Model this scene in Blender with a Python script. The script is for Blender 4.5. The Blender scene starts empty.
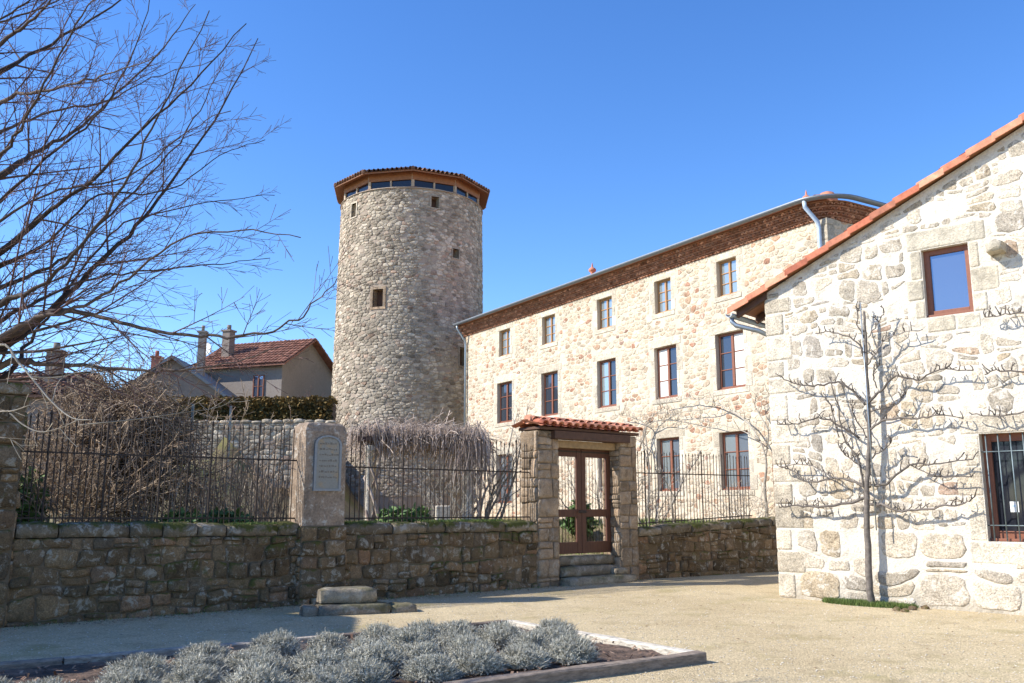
import bpy, bmesh, math, random
from mathutils import Vector, Matrix, noise
R = random.Random(7)
rad = math.radians

# ------------------------------------------------------------------ camera, sky, sun, exposure
scn = bpy.context.scene
COL = scn.collection
F_PX, PITCH = 900.0, math.atan(164/900.0)
cam_d = bpy.data.cameras.new('camera')
cam_d.sensor_width = 36; cam_d.lens = F_PX*36/1024
cam_d.clip_end = 3000; cam_d.clip_start = 0.05
cam = bpy.data.objects.new('camera', cam_d); COL.objects.link(cam)
cam.location = (0, 0, 1.6); cam.rotation_euler = (math.pi/2+PITCH, 0, 0)
scn.camera = cam

SUN_EL = rad(37)
sun_h = Vector((-0.990, -0.14, 0)).normalized()
sun_dir = Vector((sun_h.x*math.cos(SUN_EL), sun_h.y*math.cos(SUN_EL), math.sin(SUN_EL)))
w = bpy.data.worlds.new('World'); scn.world = w; w.use_nodes = True
nt = w.node_tree
bg = nt.nodes['Background']; bg.inputs[1].default_value = 0.15
sk = nt.nodes.new('ShaderNodeTexSky'); sk.sky_type = 'NISHITA'; sk.sun_disc = False
sk.sun_elevation = SUN_EL
sk.sun_rotation = math.atan2(sun_h.x, sun_h.y)
sk.altitude = 900; sk.air_density = 1.0; sk.dust_density = 0.15; sk.ozone_density = 3.0
hs = nt.nodes.new('ShaderNodeHueSaturation'); hs.inputs['Hue'].default_value = 0.509; hs.inputs['Saturation'].default_value = 1.24; hs.inputs['Value'].default_value = 1.2
nt.links.new(sk.outputs[0], hs.inputs['Color']); nt.links.new(hs.outputs[0], bg.inputs[0])
sl = bpy.data.lights.new('sun', 'SUN'); sl.energy = 4.9; sl.angle = rad(0.53); sl.color = (1, 0.95, 0.87)
so = bpy.data.objects.new('sun', sl); COL.objects.link(so)
so.rotation_euler = sun_dir.to_track_quat('Z', 'Y').to_euler(); so.location = (-20, 0, 30)
scn.view_settings.view_transform = 'Standard'; scn.view_settings.look = 'None'
scn.view_settings.exposure = 0.62; scn.view_settings.gamma = 1
scn.cycles.max_bounces = 6
scn.cycles.use_denoising = True

# ------------------------------------------------------------------ helpers
def V(*a): return Vector(a)
cP, sP = math.cos(PITCH), math.sin(PITCH)
def ray(x, y):
    a = (x-512)/F_PX; b = (341.5-y)/F_PX
    return Vector((a, cP-b*sP, sP+b*cP))
def onY(x, y, Y):
    r = ray(x, y); return Vector((0, 0, 1.6))+r*(Y/r.y)
def onZ(x, y, z=0):
    r = ray(x, y); return Vector((0, 0, 1.6))+r*((z-1.6)/r.z)

class MB:
    def __init__(s): s.v = []; s.f = []; s.t = []; s.sm = []
    def vert(s, p, t=(0.5, 0.5, 0.5)): s.v.append(tuple(p)); s.t.append(t); return len(s.v)-1
    def face(s, ids, sm=False): s.f.append(tuple(ids)); s.sm.append(sm)
    def poly(s, pts, t=(0.5, 0.5, 0.5), sm=False): s.face([s.vert(p, t) for p in pts], sm)
    def hexa(s, P8, t=(0.5, 0.5, 0.5)):      # bottom 4 ccw, top 4
        c = [s.vert(p, t) for p in P8]
        for f in ((3, 2, 1, 0), (4, 5, 6, 7), (0, 1, 5, 4), (1, 2, 6, 5), (2, 3, 7, 6), (3, 0, 4, 7)):
            s.face([c[i] for i in f])
    def box(s, m, u0, u1, v0, v1, d0, d1, t=(0.5, 0.5, 0.5)):   # m maps (u,v,d)
        s.hexa([m(u0, v0, d0), m(u1, v0, d0), m(u1, v0, d1), m(u0, v0, d1), m(u0, v1, d0), m(u1, v1, d0), m(u1, v1, d1), m(u0, v1, d1)], t)
    def tube(s, pts, rs, n=6, cap=True, t=(0.5, 0.5, 0.5), sm=True):
        pts = [Vector(p) for p in pts]
        if isinstance(rs, (int, float)): rs = [rs]*len(pts)
        prev = None; rings = []
        for i, p in enumerate(pts):
            d = (pts[min(i+1, len(pts)-1)]-pts[max(i-1, 0)])
            if d.length < 1e-9: d = Vector((0, 0, 1))
            d.normalize()
            if prev is None:
                a = d.orthogonal().normalized()
            else:
                a = prev - d*prev.dot(d)
                a = a.normalized() if a.length > 1e-6 else d.orthogonal().normalized()
            prev = a; b = d.cross(a)
            rings.append([s.vert(p+(a*math.cos(2*math.pi*k/n)+b*math.sin(2*math.pi*k/n))*rs[i], t) for k in range(n)])
        for r0, r1 in zip(rings, rings[1:]):
            for k in range(n): s.face((r0[k], r0[(k+1) % n], r1[(k+1) % n], r1[k]), sm)
        if cap: s.face(rings[0][::-1]); s.face(rings[-1])
    def lathe(s, c, prof, n=16, t=(0.5, 0.5, 0.5)):
        rings = []
        for r, z in prof:
            rings.append([s.vert((c[0]+r*math.cos(2*math.pi*k/n), c[1]+r*math.sin(2*math.pi*k/n), c[2]+z), t) for k in range(n)])
        for a, b in zip(rings, rings[1:]):
            for k in range(n): s.face((a[k], a[(k+1) % n], b[(k+1) % n], b[k]), True)
        s.face(rings[0][::-1]); s.face(rings[-1])

def root_of(o):
    while o.parent: o = o.parent
    return o
def tag(o, label=None, cat=None, group=None, kind=None):
    if label: o['label'] = label
    if cat: o['category'] = cat
    if group: o['group'] = group
    if kind: o['kind'] = kind
    return o
def mesh_of(name, mb, mat, off=Vector((0, 0, 0)), bevel=0):
    me = bpy.data.meshes.new(name)
    me.from_pydata([(x-off.x, y-off.y, z-off.z) for x, y, z in mb.v], [], mb.f)
    me.polygons.foreach_set('use_smooth', mb.sm)
    at = me.color_attributes.new('tint', 'FLOAT_COLOR', 'POINT')
    buf = []
    for a in mb.t: buf += [a[0], a[1], a[2], 1.0]
    at.data.foreach_set('color', buf)
    me.materials.append(mat); me.validate(); me.update()
    return me
def obj(name, mb, mat, parent=None, bevel=0, loc=None):
    off = root_of(parent).location.copy() if parent else (Vector(loc) if loc else Vector((0, 0, 0)))
    o = bpy.data.objects.new(name, mesh_of(name, mb, mat, off)); COL.objects.link(o)
    if parent: o.parent = parent
    else: o.location = off
    if bevel:
        md = o.modifiers.new('bevel', 'BEVEL'); md.width = bevel; md.segments = 2; md.limit_method = 'ANGLE'
    return o
def thing(name, label, cat, loc=(0, 0, 0), group=None):
    o = bpy.data.objects.new(name, None); COL.objects.link(o); o.location = loc
    o.empty_display_size = 0.3
    return tag(o, label, cat, group)
def copy_tree(o, parent=None):
    c = o.copy(); COL.objects.link(c); c.parent = parent
    for ch in o.children: copy_tree(ch, c)
    return c
def fmap(O, U, N=None):      # vertical plane frame; N outward
    O = Vector(O); U = Vector((U[0], U[1], 0)).normalized()
    N = Vector((U.y, -U.x, 0)) if N is None else Vector(N)
    def m(u, v, d=0): return O+U*u+N*d+Vector((0, 0, v))
    m.O, m.U, m.N = O, U, N
    return m

# ------------------------------------------------------------------ materials
def newmat(name):
    m = bpy.data.materials.new(name); m.use_nodes = True
    n = m.node_tree.nodes; l = m.node_tree.links
    return m, n, l, n['Principled BSDF']
def ramp(n, stops, interp='LINEAR'):
    r = n.new('ShaderNodeValToRGB'); r.color_ramp.interpolation = interp
    e = r.color_ramp.elements
    e[0].position, e[0].color = stops[0][0], (*stops[0][1], 1)
    e[1].position, e[1].color = stops[-1][0], (*stops[-1][1], 1)
    for p, c in stops[1:-1]:
        k = e.new(p); k.color = (*c, 1)
    return r
def noise_n(n, l, scale, detail=6, rough=0.6, vec=None, dist=0):
    t = n.new('ShaderNodeTexNoise'); t.inputs['Scale'].default_value = scale
    t.inputs['Detail'].default_value = detail; t.inputs['Roughness'].default_value = rough
    t.inputs['Distortion'].default_value = dist
    if vec is not None: l.new(vec, t.inputs['Vector'])
    return t
def mixc(n, l, mode, fac, a, b):
    m = n.new('ShaderNodeMix'); m.data_type = 'RGBA'; m.blend_type = mode; m.clamp_result = False
    for s, x in ((0, fac), (6, a), (7, b)):
        if isinstance(x, (int, float)): m.inputs[s].default_value = x
        elif isinstance(x, tuple): m.inputs[s].default_value = (*x, 1)
        else: l.new(x, m.inputs[s])
    return m.outputs[2]
def mrange(n, l, v, a, b, c, d):
    m = n.new('ShaderNodeMapRange'); l.new(v, m.inputs[0])
    for i, x in enumerate((a, b, c, d)): m.inputs[i+1].default_value = x
    return m.outputs[0]
def bump(n, l, b, hts):
    prev = None
    for h, dist, st in hts:
        k = n.new('ShaderNodeBump'); k.inputs['Distance'].default_value = dist; k.inputs['Strength'].default_value = st
        l.new(h, k.inputs['Height'])
        if prev: l.new(prev, k.inputs['Normal'])
        prev = k.outputs[0]
    l.new(prev, b.inputs['Normal'])

def stone(name, stops, bright=(0.75, 1.2), nscale=9, lichen=None, moss=0, lich_amt=0.5, streak=False, grain=0.5):
    m, n, l, b = newmat(name)
    tc = n.new('ShaderNodeTexCoord').outputs['Object']
    a = n.new('ShaderNodeAttribute'); a.attribute_name = 'tint'
    sep = n.new('ShaderNodeSeparateColor'); l.new(a.outputs['Color'], sep.inputs[0])
    rp = ramp(n, stops); l.new(sep.outputs[0], rp.inputs[0])
    n1 = noise_n(n, l, nscale, 8, 0.65, tc); n2 = noise_n(n, l, nscale*7, 5, 0.6, tc); n3 = noise_n(n, l, nscale*0.22, 5, 0.6, tc)
    br = mrange(n, l, sep.outputs[1], 0, 1, *bright)
    c = mixc(n, l, 'MULTIPLY', 1.0, rp.outputs[0], mrange(n, l, n1.outputs[0], 0.3, 0.7, 0.72, 1.25))
    c = mixc(n, l, 'MULTIPLY', 1.0, c, mrange(n, l, n2.outputs[0], 0.3, 0.7, 1-grain*0.5, 1+grain*0.4))
    c = mixc(n, l, 'MULTIPLY', 1.0, c, br)
    c = mixc(n, l, 'MULTIPLY', 1.0, c, mrange(n, l, n3.outputs[0], 0.35, 0.65, 0.85, 1.12))
    if lichen:
        nl = noise_n(n, l, 6.5, 10, 0.75, tc, 0.6)
        k = mrange(n, l, nl.outputs[0], 0.535, 0.60, 0, lich_amt)
        c = mixc(n, l, 'MIX', k, c, lichen)
        nd = noise_n(n, l, 2.7, 9, 0.75, tc, 0.8)
        c = mixc(n, l, 'MULTIPLY', mrange(n, l, nd.outputs[0], 0.55, 0.68, 0, 0.75), c, (0.38, 0.34, 0.3))
    if moss:
        g = n.new('ShaderNodeNewGeometry'); sx = n.new('ShaderNodeSeparateXYZ'); l.new(g.outputs['Normal'], sx.inputs[0])
        nm = noise_n(n, l, 2.2, 8, 0.7, tc)
        mm = n.new('ShaderNodeMath'); mm.operation = 'MULTIPLY_ADD'; mm.inputs[1].default_value = 0.16
        l.new(sx.outputs[2], mm.inputs[0]); l.new(nm.outputs[0], mm.inputs[2])
        k = mrange(n, l, mm.outputs[0], 0.57, 0.65, 0, moss)
        c = mixc(n, l, 'MIX', k, c, (0.085, 0.085, 0.018))
    l.new(c, b.inputs['Base Color']); b.inputs['Roughness'].default_value = 0.92
    b.inputs['Specular IOR Level'].default_value = 0.25
    bump(n, l, b, [(n1.outputs[0], 0.05, 0.9), (n2.outputs[0], 0.014, 0.9)])
    return m
def simple(name, col, rough=0.7, metal=0, var=0.25, scale=12, bmp=0.004, spec=0.4, col2=None, stretch=None):
    m, n, l, b = newmat(name)
    tc = n.new('ShaderNodeTexCoord').outputs['Object']
    if stretch:
        mp = n.new('ShaderNodeMapping'); mp.inputs['Scale'].default_value = stretch; l.new(tc, mp.inputs[0]); tc = mp.outputs[0]
    a = n.new('ShaderNodeAttribute'); a.attribute_name = 'tint'
    sep = n.new('ShaderNodeSeparateColor'); l.new(a.outputs['Color'], sep.inputs[0])
    nn = noise_n(n, l, scale, 6, 0.65, tc)
    base = mixc(n, l, 'MIX', sep.outputs[0], col, col2) if col2 else mixc(n, l, 'MIX', 0.0, col, col)
    c = mixc(n, l, 'MULTIPLY', 1.0, base, mrange(n, l, nn.outputs[0], 0.3, 0.7, 1-var, 1+var))
    c = mixc(n, l, 'MULTIPLY', 1.0, c, mrange(n, l, sep.outputs[1], 0, 1, 1-var, 1+var))
    l.new(c, b.inputs['Base Color']); b.inputs['Roughness'].default_value = rough
    b.inputs['Metallic'].default_value = metal; b.inputs['Specular IOR Level'].default_value = spec
    if bmp: bump(n, l, b, [(nn.outputs[0], bmp, 0.7)])
    return m
def plaster(name, col, dark, scale=3.0, bmp=0.02, base_dirt=0):
    m, n, l, b = newmat(name)
    tc = n.new('ShaderNodeTexCoord').outputs['Object']
    n1 = noise_n(n, l, scale, 8, 0.65, tc); n2 = noise_n(n, l, scale*9, 5, 0.7, tc); n3 = noise_n(n, l, scale*0.25, 4, 0.6, tc)
    c = mixc(n, l, 'MIX', mrange(n, l, n1.outputs[0], 0.52, 0.72, 0, 0.8), col, dark)
    c = mixc(n, l, 'MULTIPLY', 1.0, c, mrange(n, l, n2.outputs[0], 0.3, 0.7, 0.86, 1.08))
    c = mixc(n, l, 'MULTIPLY', 1.0, c, mrange(n, l, n3.outputs[0], 0.35, 0.65, 0.9, 1.05))
    if base_dirt:
        sx = n.new('ShaderNodeSeparateXYZ'); l.new(tc, sx.inputs[0])
        ad = n.new('ShaderNodeMath'); ad.operation = 'MULTIPLY_ADD'; ad.inputs[1].default_value = -0.9; l.new(n1.outputs[0], ad.inputs[0]); l.new(sx.outputs[2], ad.inputs[2])
        c = mixc(n, l, 'MIX', mrange(n, l, ad.outputs[0], -0.45, 0.1, base_dirt, 0), c, (0.27, 0.22, 0.14))
    l.new(c, b.inputs['Base Color']); b.inputs['Roughness'].default_value = 0.95; b.inputs['Specular IOR Level'].default_value = 0.2
    bump(n, l, b, [(n1.outputs[0], bmp*1.5, 0.7), (n2.outputs[0], bmp*0.5, 0.8)])
    return m

M = {}
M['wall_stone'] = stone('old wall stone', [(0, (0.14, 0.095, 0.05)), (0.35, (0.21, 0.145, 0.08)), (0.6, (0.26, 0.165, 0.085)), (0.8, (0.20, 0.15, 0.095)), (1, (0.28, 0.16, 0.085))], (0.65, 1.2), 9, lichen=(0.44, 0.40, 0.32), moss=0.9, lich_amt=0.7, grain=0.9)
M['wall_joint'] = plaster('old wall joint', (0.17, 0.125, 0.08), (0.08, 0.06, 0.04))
M['cap_stone'] = stone('mossy coping stone', [(0, (0.20, 0.155, 0.10)), (1, (0.30, 0.235, 0.155))], (0.7, 1.2), 7, lichen=(0.45, 0.43, 0.38), moss=1.0, lich_amt=0.6)
M['step_stone'] = stone('step stone', [(0, (0.24, 0.20, 0.15)), (1, (0.34, 0.28, 0.2))], (0.8, 1.15), 7, lichen=(0.42, 0.4, 0.34), moss=0.5, lich_amt=0.5)
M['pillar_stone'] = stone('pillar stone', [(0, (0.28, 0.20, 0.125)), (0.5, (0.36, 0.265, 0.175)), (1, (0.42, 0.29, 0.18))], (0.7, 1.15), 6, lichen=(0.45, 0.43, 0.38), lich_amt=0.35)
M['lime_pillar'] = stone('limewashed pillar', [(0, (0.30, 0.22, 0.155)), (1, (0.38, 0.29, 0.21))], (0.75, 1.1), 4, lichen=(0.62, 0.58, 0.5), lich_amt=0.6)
M['tower_stone'] = stone('tower stone', [(0, (0.32, 0.26, 0.19)), (0.3, (0.43, 0.36, 0.265)), (0.6, (0.50, 0.42, 0.31)), (0.88, (0.55, 0.47, 0.36)), (1, (0.43, 0.29, 0.20))], (0.6, 1.15), 2, grain=0.7)
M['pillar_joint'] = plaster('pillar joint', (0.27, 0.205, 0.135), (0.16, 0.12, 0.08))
M['tower_joint'] = plaster('tower joint', (0.40, 0.32, 0.245), (0.26, 0.21, 0.16))
M['house_stone'] = stone('main house stone', [(0, (0.56, 0.46, 0.33)), (0.3, (0.66, 0.56, 0.42)), (0.6, (0.60, 0.48, 0.34)), (0.78, (0.55, 0.41, 0.28)), (0.92, (0.48, 0.30, 0.19)), (0.98, (0.42, 0.22, 0.14)), (1, (0.36, 0.24, 0.18))], (0.78, 1.12), 5, grain=0.8, lichen=(0.68, 0.6, 0.48), lich_amt=0.7)
M['house_joint'] = plaster('main house joint', (0.63, 0.54, 0.41), (0.47, 0.38, 0.27))
M['gable_stone'] = stone('gable stone', [(0, (0.36, 0.32, 0.27)), (0.25, (0.50, 0.43, 0.33)), (0.6, (0.62, 0.54, 0.42)), (0.85, (0.48, 0.38, 0.25)), (1, (0.50, 0.35, 0.26))], (0.75, 1.15), 6, grain=1.0, lichen=(0.7, 0.64, 0.54), lich_amt=0.9)
M['gable_joint'] = plaster('gable joint', (0.78, 0.71, 0.59), (0.46, 0.40, 0.31), 3.5, 0.05, base_dirt=0.5)
M['dressed'] = stone('dressed stone', [(0, (0.56, 0.49, 0.37)), (1, (0.66, 0.59, 0.46))], (0.85, 1.08), 6)
M['dressed_pale'] = stone('pale dressed stone', [(0, (0.56, 0.48, 0.36)), (1, (0.68, 0.60, 0.47))], (0.8, 1.1), 6, grain=0.9)
M['wood_gate'] = simple('gate wood', (0.10, 0.038, 0.02), 0.6, stretch=(8, 8, 0.6), scale=6)
M['wood_beam'] = simple('beam wood', (0.10, 0.05, 0.03), 0.7, scale=10)
M['wood_light'] = simple('pale beam wood', (0.34, 0.23, 0.12), 0.7, scale=10)
M['wood_frame'] = simple('window frame wood', (0.23, 0.085, 0.045), 0.5, scale=15, var=0.15)
M['wood_ochre'] = simple('ochre frame wood', (0.42, 0.22, 0.085), 0.5, scale=15, var=0.15)
M['wood_orange'] = simple('soffit wood', (0.27, 0.115, 0.05), 0.6, scale=6, var=0.2)
M['wood_post'] = simple('tower post wood', (0.42, 0.32, 0.22), 0.7)
M['sleeper'] = simple('timber sleeper', (0.17, 0.12, 0.085), 0.85, scale=5, var=0.45, bmp=0.02, stretch=(2, 2, 8), col2=(0.42, 0.38, 0.31))
M['tile'] = simple('terracotta tile', (0.42, 0.125, 0.065), 0.8, scale=8, var=0.3, col2=(0.58, 0.28, 0.17))
M['tile_dark'] = simple('dark old tile', (0.13, 0.075, 0.05), 0.85, scale=8, var=0.4, col2=(0.30, 0.15, 0.09))
M['tile_far'] = simple('red roof tile', (0.20, 0.085, 0.055), 0.85, scale=3, var=0.25, col2=(0.28, 0.13, 0.085))
M['genoise'] = simple('corbel tile', (0.30, 0.12, 0.06), 0.9, scale=8, var=0.4, col2=(0.52, 0.28, 0.17))
M['zinc'] = simple('zinc', (0.33, 0.38, 0.42), 0.45, 0.7, var=0.12)
M['zinc_dark'] = simple('aged zinc', (0.22, 0.24, 0.26), 0.5, 0.5, var=0.12)
M['zinc_blue'] = simple('painted pipe', (0.45, 0.55, 0.66), 0.5, 0.2, var=0.1)
M['iron'] = simple('wrought iron', (0.05, 0.036, 0.028), 0.7, 0.3, var=0.3, scale=20)
M['grey_metal'] = simple('grey steel', (0.16, 0.20, 0.21), 0.5, 0.5)
M['white'] = simple('white paint', (0.75, 0.75, 0.72), 0.5, var=0.06)
M['curtain'] = simple('window curtain', (0.78, 0.74, 0.68), 0.9, var=0.05, scale=3)
M['render_wall'] = plaster('grey render', (0.29, 0.25, 0.215), (0.20, 0.165, 0.14), 1.2)
M['render_dark'] = plaster('dark render', (0.24, 0.20, 0.17), (0.17, 0.145, 0.12), 1.2)
M['slate'] = simple('slate edge', (0.12, 0.14, 0.16), 0.6)
M['brick'] = simple('brick', (0.34, 0.12, 0.08), 0.9, scale=14)
M['soil'] = simple('garden soil', (0.075, 0.05, 0.035), 0.95, scale=14, var=0.6, bmp=0.06, col2=(0.2, 0.13, 0.09))
M['mulch'] = simple('mulch chip', (0.16, 0.085, 0.05), 0.9, scale=20, var=0.4, col2=(0.36, 0.24, 0.16))
M['lavender'] = simple('lavender foliage', (0.20, 0.19, 0.145), 0.9, scale=7, var=0.3, bmp=0, col2=(0.56, 0.54, 0.45), spec=0.2)
M['bark'] = simple('tree bark', (0.042, 0.03, 0.025), 0.9, scale=18, var=0.45, bmp=0.012, stretch=(1, 1, 0.4), col2=(0.10, 0.075, 0.06))
M['twig'] = simple('twig', (0.075, 0.042, 0.04), 0.85, scale=10, var=0.3, bmp=0, col2=(0.14, 0.08, 0.07))
M['pale_twig'] = simple('pale lichened branch', (0.26, 0.22, 0.17), 0.9, scale=14, var=0.35, bmp=0.004, col2=(0.42, 0.38, 0.31))
M['espalier'] = simple('espalier bark', (0.085, 0.07, 0.06), 0.9, scale=16, var=0.45, bmp=0.008, col2=(0.22, 0.19, 0.16))
M['dry_stem'] = simple('dry stem', (0.20, 0.135, 0.085), 0.9, scale=5, var=0.4, bmp=0, col2=(0.46, 0.35, 0.24))
M['pale_cane'] = simple('pale cane', (0.34, 0.25, 0.18), 0.9, scale=5, var=0.3, bmp=0, col2=(0.60, 0.50, 0.38))
M['vine'] = simple('wisteria stems', (0.26, 0.19, 0.145), 0.9, scale=5, var=0.35, bmp=0, col2=(0.56, 0.45, 0.36))
M['hedge'] = simple('evergreen hedge', (0.035, 0.036, 0.010), 0.85, scale=1.2, var=0.4, bmp=0, col2=(0.22, 0.13, 0.03))
M['leaf'] = simple('green leaf', (0.05, 0.10, 0.025), 0.7, scale=4, var=0.3, bmp=0, col2=(0.11, 0.17, 0.035))
M['grass'] = simple('grass blade', (0.06, 0.12, 0.02), 0.8, scale=4, var=0.3, bmp=0, col2=(0.17, 0.20, 0.05))
M['dark'] = simple('dark interior', (0.012, 0.012, 0.014), 0.8, var=0.1)
M['plaque'] = plaster('faded plaque', (0.30, 0.29, 0.25), (0.46, 0.28, 0.10), 4, 0.006)
M['plaque_mark'] = simple('worn marks', (0.19, 0.165, 0.13), 0.8)

def glass(name, col, metal, rough=0.04):
    m, n, l, b = newmat(name)
    tc = n.new('ShaderNodeTexCoord').outputs['Object']
    nn = noise_n(n, l, 1.3, 2, 0.5, tc)
    b.inputs['Base Color'].default_value = (*col, 1); b.inputs['Metallic'].default_value = metal
    b.inputs['Roughness'].default_value = rough
    bump(n, l, b, [(nn.outputs[0], 0.01, 0.15)])
    return m
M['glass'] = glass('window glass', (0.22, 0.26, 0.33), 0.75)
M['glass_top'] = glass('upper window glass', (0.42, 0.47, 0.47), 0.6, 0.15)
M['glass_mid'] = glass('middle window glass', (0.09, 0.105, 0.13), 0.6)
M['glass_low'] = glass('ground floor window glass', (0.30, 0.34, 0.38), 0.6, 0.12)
M['glass_dark'] = glass('dark window glass', (0.02, 0.022, 0.03), 0.1)

def ground_mat(name, c1, c2, c3, green=None, gs=0.3):
    m, n, l, b = newmat(name)
    tc = n.new('ShaderNodeTexCoord').outputs['Object']
    big = noise_n(n, l, 0.25, 6, 0.6, tc); mid = noise_n(n, l, 1.6, 8, 0.7, tc, 0.5)
    vo = n.new('ShaderNodeTexVoronoi'); vo.inputs['Scale'].default_value = 60; l.new(tc, vo.inputs['Vector'])
    fine = noise_n(n, l, 60, 4, 0.7, tc)
    c = mixc(n, l, 'MIX', mrange(n, l, big.outputs[0], 0.4, 0.62, 0, 1), c1, c2)
    c = mixc(n, l, 'MIX', mrange(n, l, mid.outputs[0], 0.5, 0.75, 0, 0.75), c, c3)
    sp = n.new('ShaderNodeSeparateColor'); l.new(vo.outputs['Color'], sp.inputs[0])
    c = mixc(n, l, 'MULTIPLY', 1.0, c, mrange(n, l, sp.outputs[0], 0, 1, 0.72, 1.24))
    c = mixc(n, l, 'MULTIPLY', 1.0, c, mrange(n, l, fine.outputs[0], 0.3, 0.7, 0.8, 1.2))
    if green:
        g = noise_n(n, l, gs, 7, 0.7, tc)
        c = mixc(n, l, 'MIX', mrange(n, l, g.outputs[0], 0.54, 0.68, 0, 0.8), c, green)
    l.new(c, b.inputs['Base Color']); b.inputs['Roughness'].default_value = 0.95; b.inputs['Specular IOR Level'].default_value = 0.2
    bump(n, l, b, [(mid.outputs[0], 0.05, 0.6), (vo.outputs['Distance'], -0.012, 0.7), (fine.outputs[0], 0.006, 0.6)])
    return m
M['gravel'] = ground_mat('gravel', (0.48, 0.38, 0.225), (0.56, 0.455, 0.28), (0.33, 0.25, 0.14), (0.36, 0.30, 0.14), 0.8)
M['hill'] = ground_mat('grassy earth', (0.22, 0.17, 0.09), (0.30, 0.24, 0.13), (0.15, 0.11, 0.065), (0.15, 0.17, 0.04), 0.35)

# ------------------------------------------------------------------ stone laying
def clip(poly, px, py, nx, ny):      # keep side where (p-P).n <= 0
    out = []
    for i in range(len(poly)):
        a = poly[i]; b = poly[(i+1) % len(poly)]
        da = (a[0]-px)*nx+(a[1]-py)*ny; db = (b[0]-px)*nx+(b[1]-py)*ny
        if da <= 0: out.append(a)
        if (da < 0 < db) or (db < 0 < da):
            t = da/(da-db); out.append((a[0]+(b[0]-a[0])*t, a[1]+(b[1]-a[1])*t))
    return out
def voronoi_cells(u0, u1, v0, v1, sx, sy, jit, rng, drop=0.12):
    rows = {}; nr = int((v1-v0)/sy)+5; nc = int((u1-u0)/sx)+5
    pts = {}
    for j in range(-2, nr):
        off = rng.random()
        for i in range(-3, nc):
            if rng.random() < drop: continue
            pts[(i, j)] = (i+off*0.9+rng.uniform(-jit, jit), j+rng.uniform(-jit, jit)*0.8)
    res = []
    for (i, j), (x, y) in pts.items():
        cx, cy = u0+x*sx, v0+y*sy
        if not (u0-sx*0.4 < cx < u1+sx*0.4 and v0-sy*0.4 < cy < v1+sy*0.4): continue
        poly = [(x-1.6, y-1.5), (x+1.6, y-1.5), (x+1.6, y+1.5), (x-1.6, y+1.5)]
        for dj in (-2, -1, 0, 1, 2):
            for di in (-3, -2, -1, 0, 1, 2, 3):
                q = pts.get((i+di, j+dj))
                if q is None or (di == 0 and dj == 0): continue
                nx, ny = q[0]-x, q[1]-y
                if nx*nx+ny*ny > 10: continue
                poly = clip(poly, (x+q[0])/2, (y+q[1])/2, nx, ny)
                if len(poly) < 3: break
            if len(poly) < 3: break
        if len(poly) < 3: continue
        poly = [(u0+a*sx, v0+b*sy) for a, b in poly]
        for (px, py, nx, ny) in ((u0, 0, -1, 0), (u1, 0, 1, 0), (0, v0, 0, -1), (0, v1, 0, 1)):
            poly = clip(poly, px, py, nx, ny)
            if len(poly) < 3: break
        if len(poly) >= 3: res.append(poly)
    return res
def coursed_cells(u0, u1, v0, v1, hmin, hmax, wmin, wmax, rng, wav=0.25, split=0.15):
    lines = [v0]; 
    while lines[-1] < v1-hmin*0.6:
        lines.append(lines[-1]+rng.uniform(hmin, hmax))
    k = (v1-v0)/(lines[-1]-v0); lines = [v0+(a-v0)*k for a in lines]
    seeds = [rng.uniform(0, 100) for _ in lines]
    def L(i, u):
        if i == 0 or i == len(lines)-1: return lines[i]
        h = (v1-v0)/(len(lines)-1)
        return lines[i]+noise.noise(Vector((u*1.3, seeds[i], 0)))*h*wav*1.6
    res = []
    for i in range(len(lines)-1):
        u = u0; 
        tl = 0
        h = lines[i+1]-lines[i]
        while u < u1-1e-6:
            wd = rng.uniform(wmin, wmax)*(0.7+0.6*h/((hmin+hmax)/2)*0.5)
            ub = u+wd
            if ub > u1-wmin*0.5: ub = u1
            tr = rng.uniform(-0.12, 0.12)*h if ub < u1 else 0
            def quad(a, b, fa, fb, ta, tb):
                pts = []
                n = 4
                for q in range(n+1):
                    x = a+(b-a)*q/n; pts.append((x, L(i, x)+(L(i+1, x)-L(i, x))*fa))
                for q in range(n, -1, -1):
                    x = a+(b-a)*q/n; pts.append((x, L(i, x)+(L(i+1, x)-L(i, x))*fb))
                # tilt of the joints
                out = []
                for (x, y) in pts:
                    f = (x-a)/(b-a); s = ((y-lines[i])/h-0.5)
                    out.append((x+(ta*(1-f)+tb*f)*s, y))
                return out
            if rng.random() < split and h > hmin*0.9:
                m = rng.uniform(0.35, 0.65)
                res.append(quad(u, ub, 0, m, tl, tr)); res.append(quad(u, ub, m, 1, tl, tr))
            else: res.append(quad(u, ub, 0, 1, tl, tr))
            u = ub; tl = tr
    return res
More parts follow.
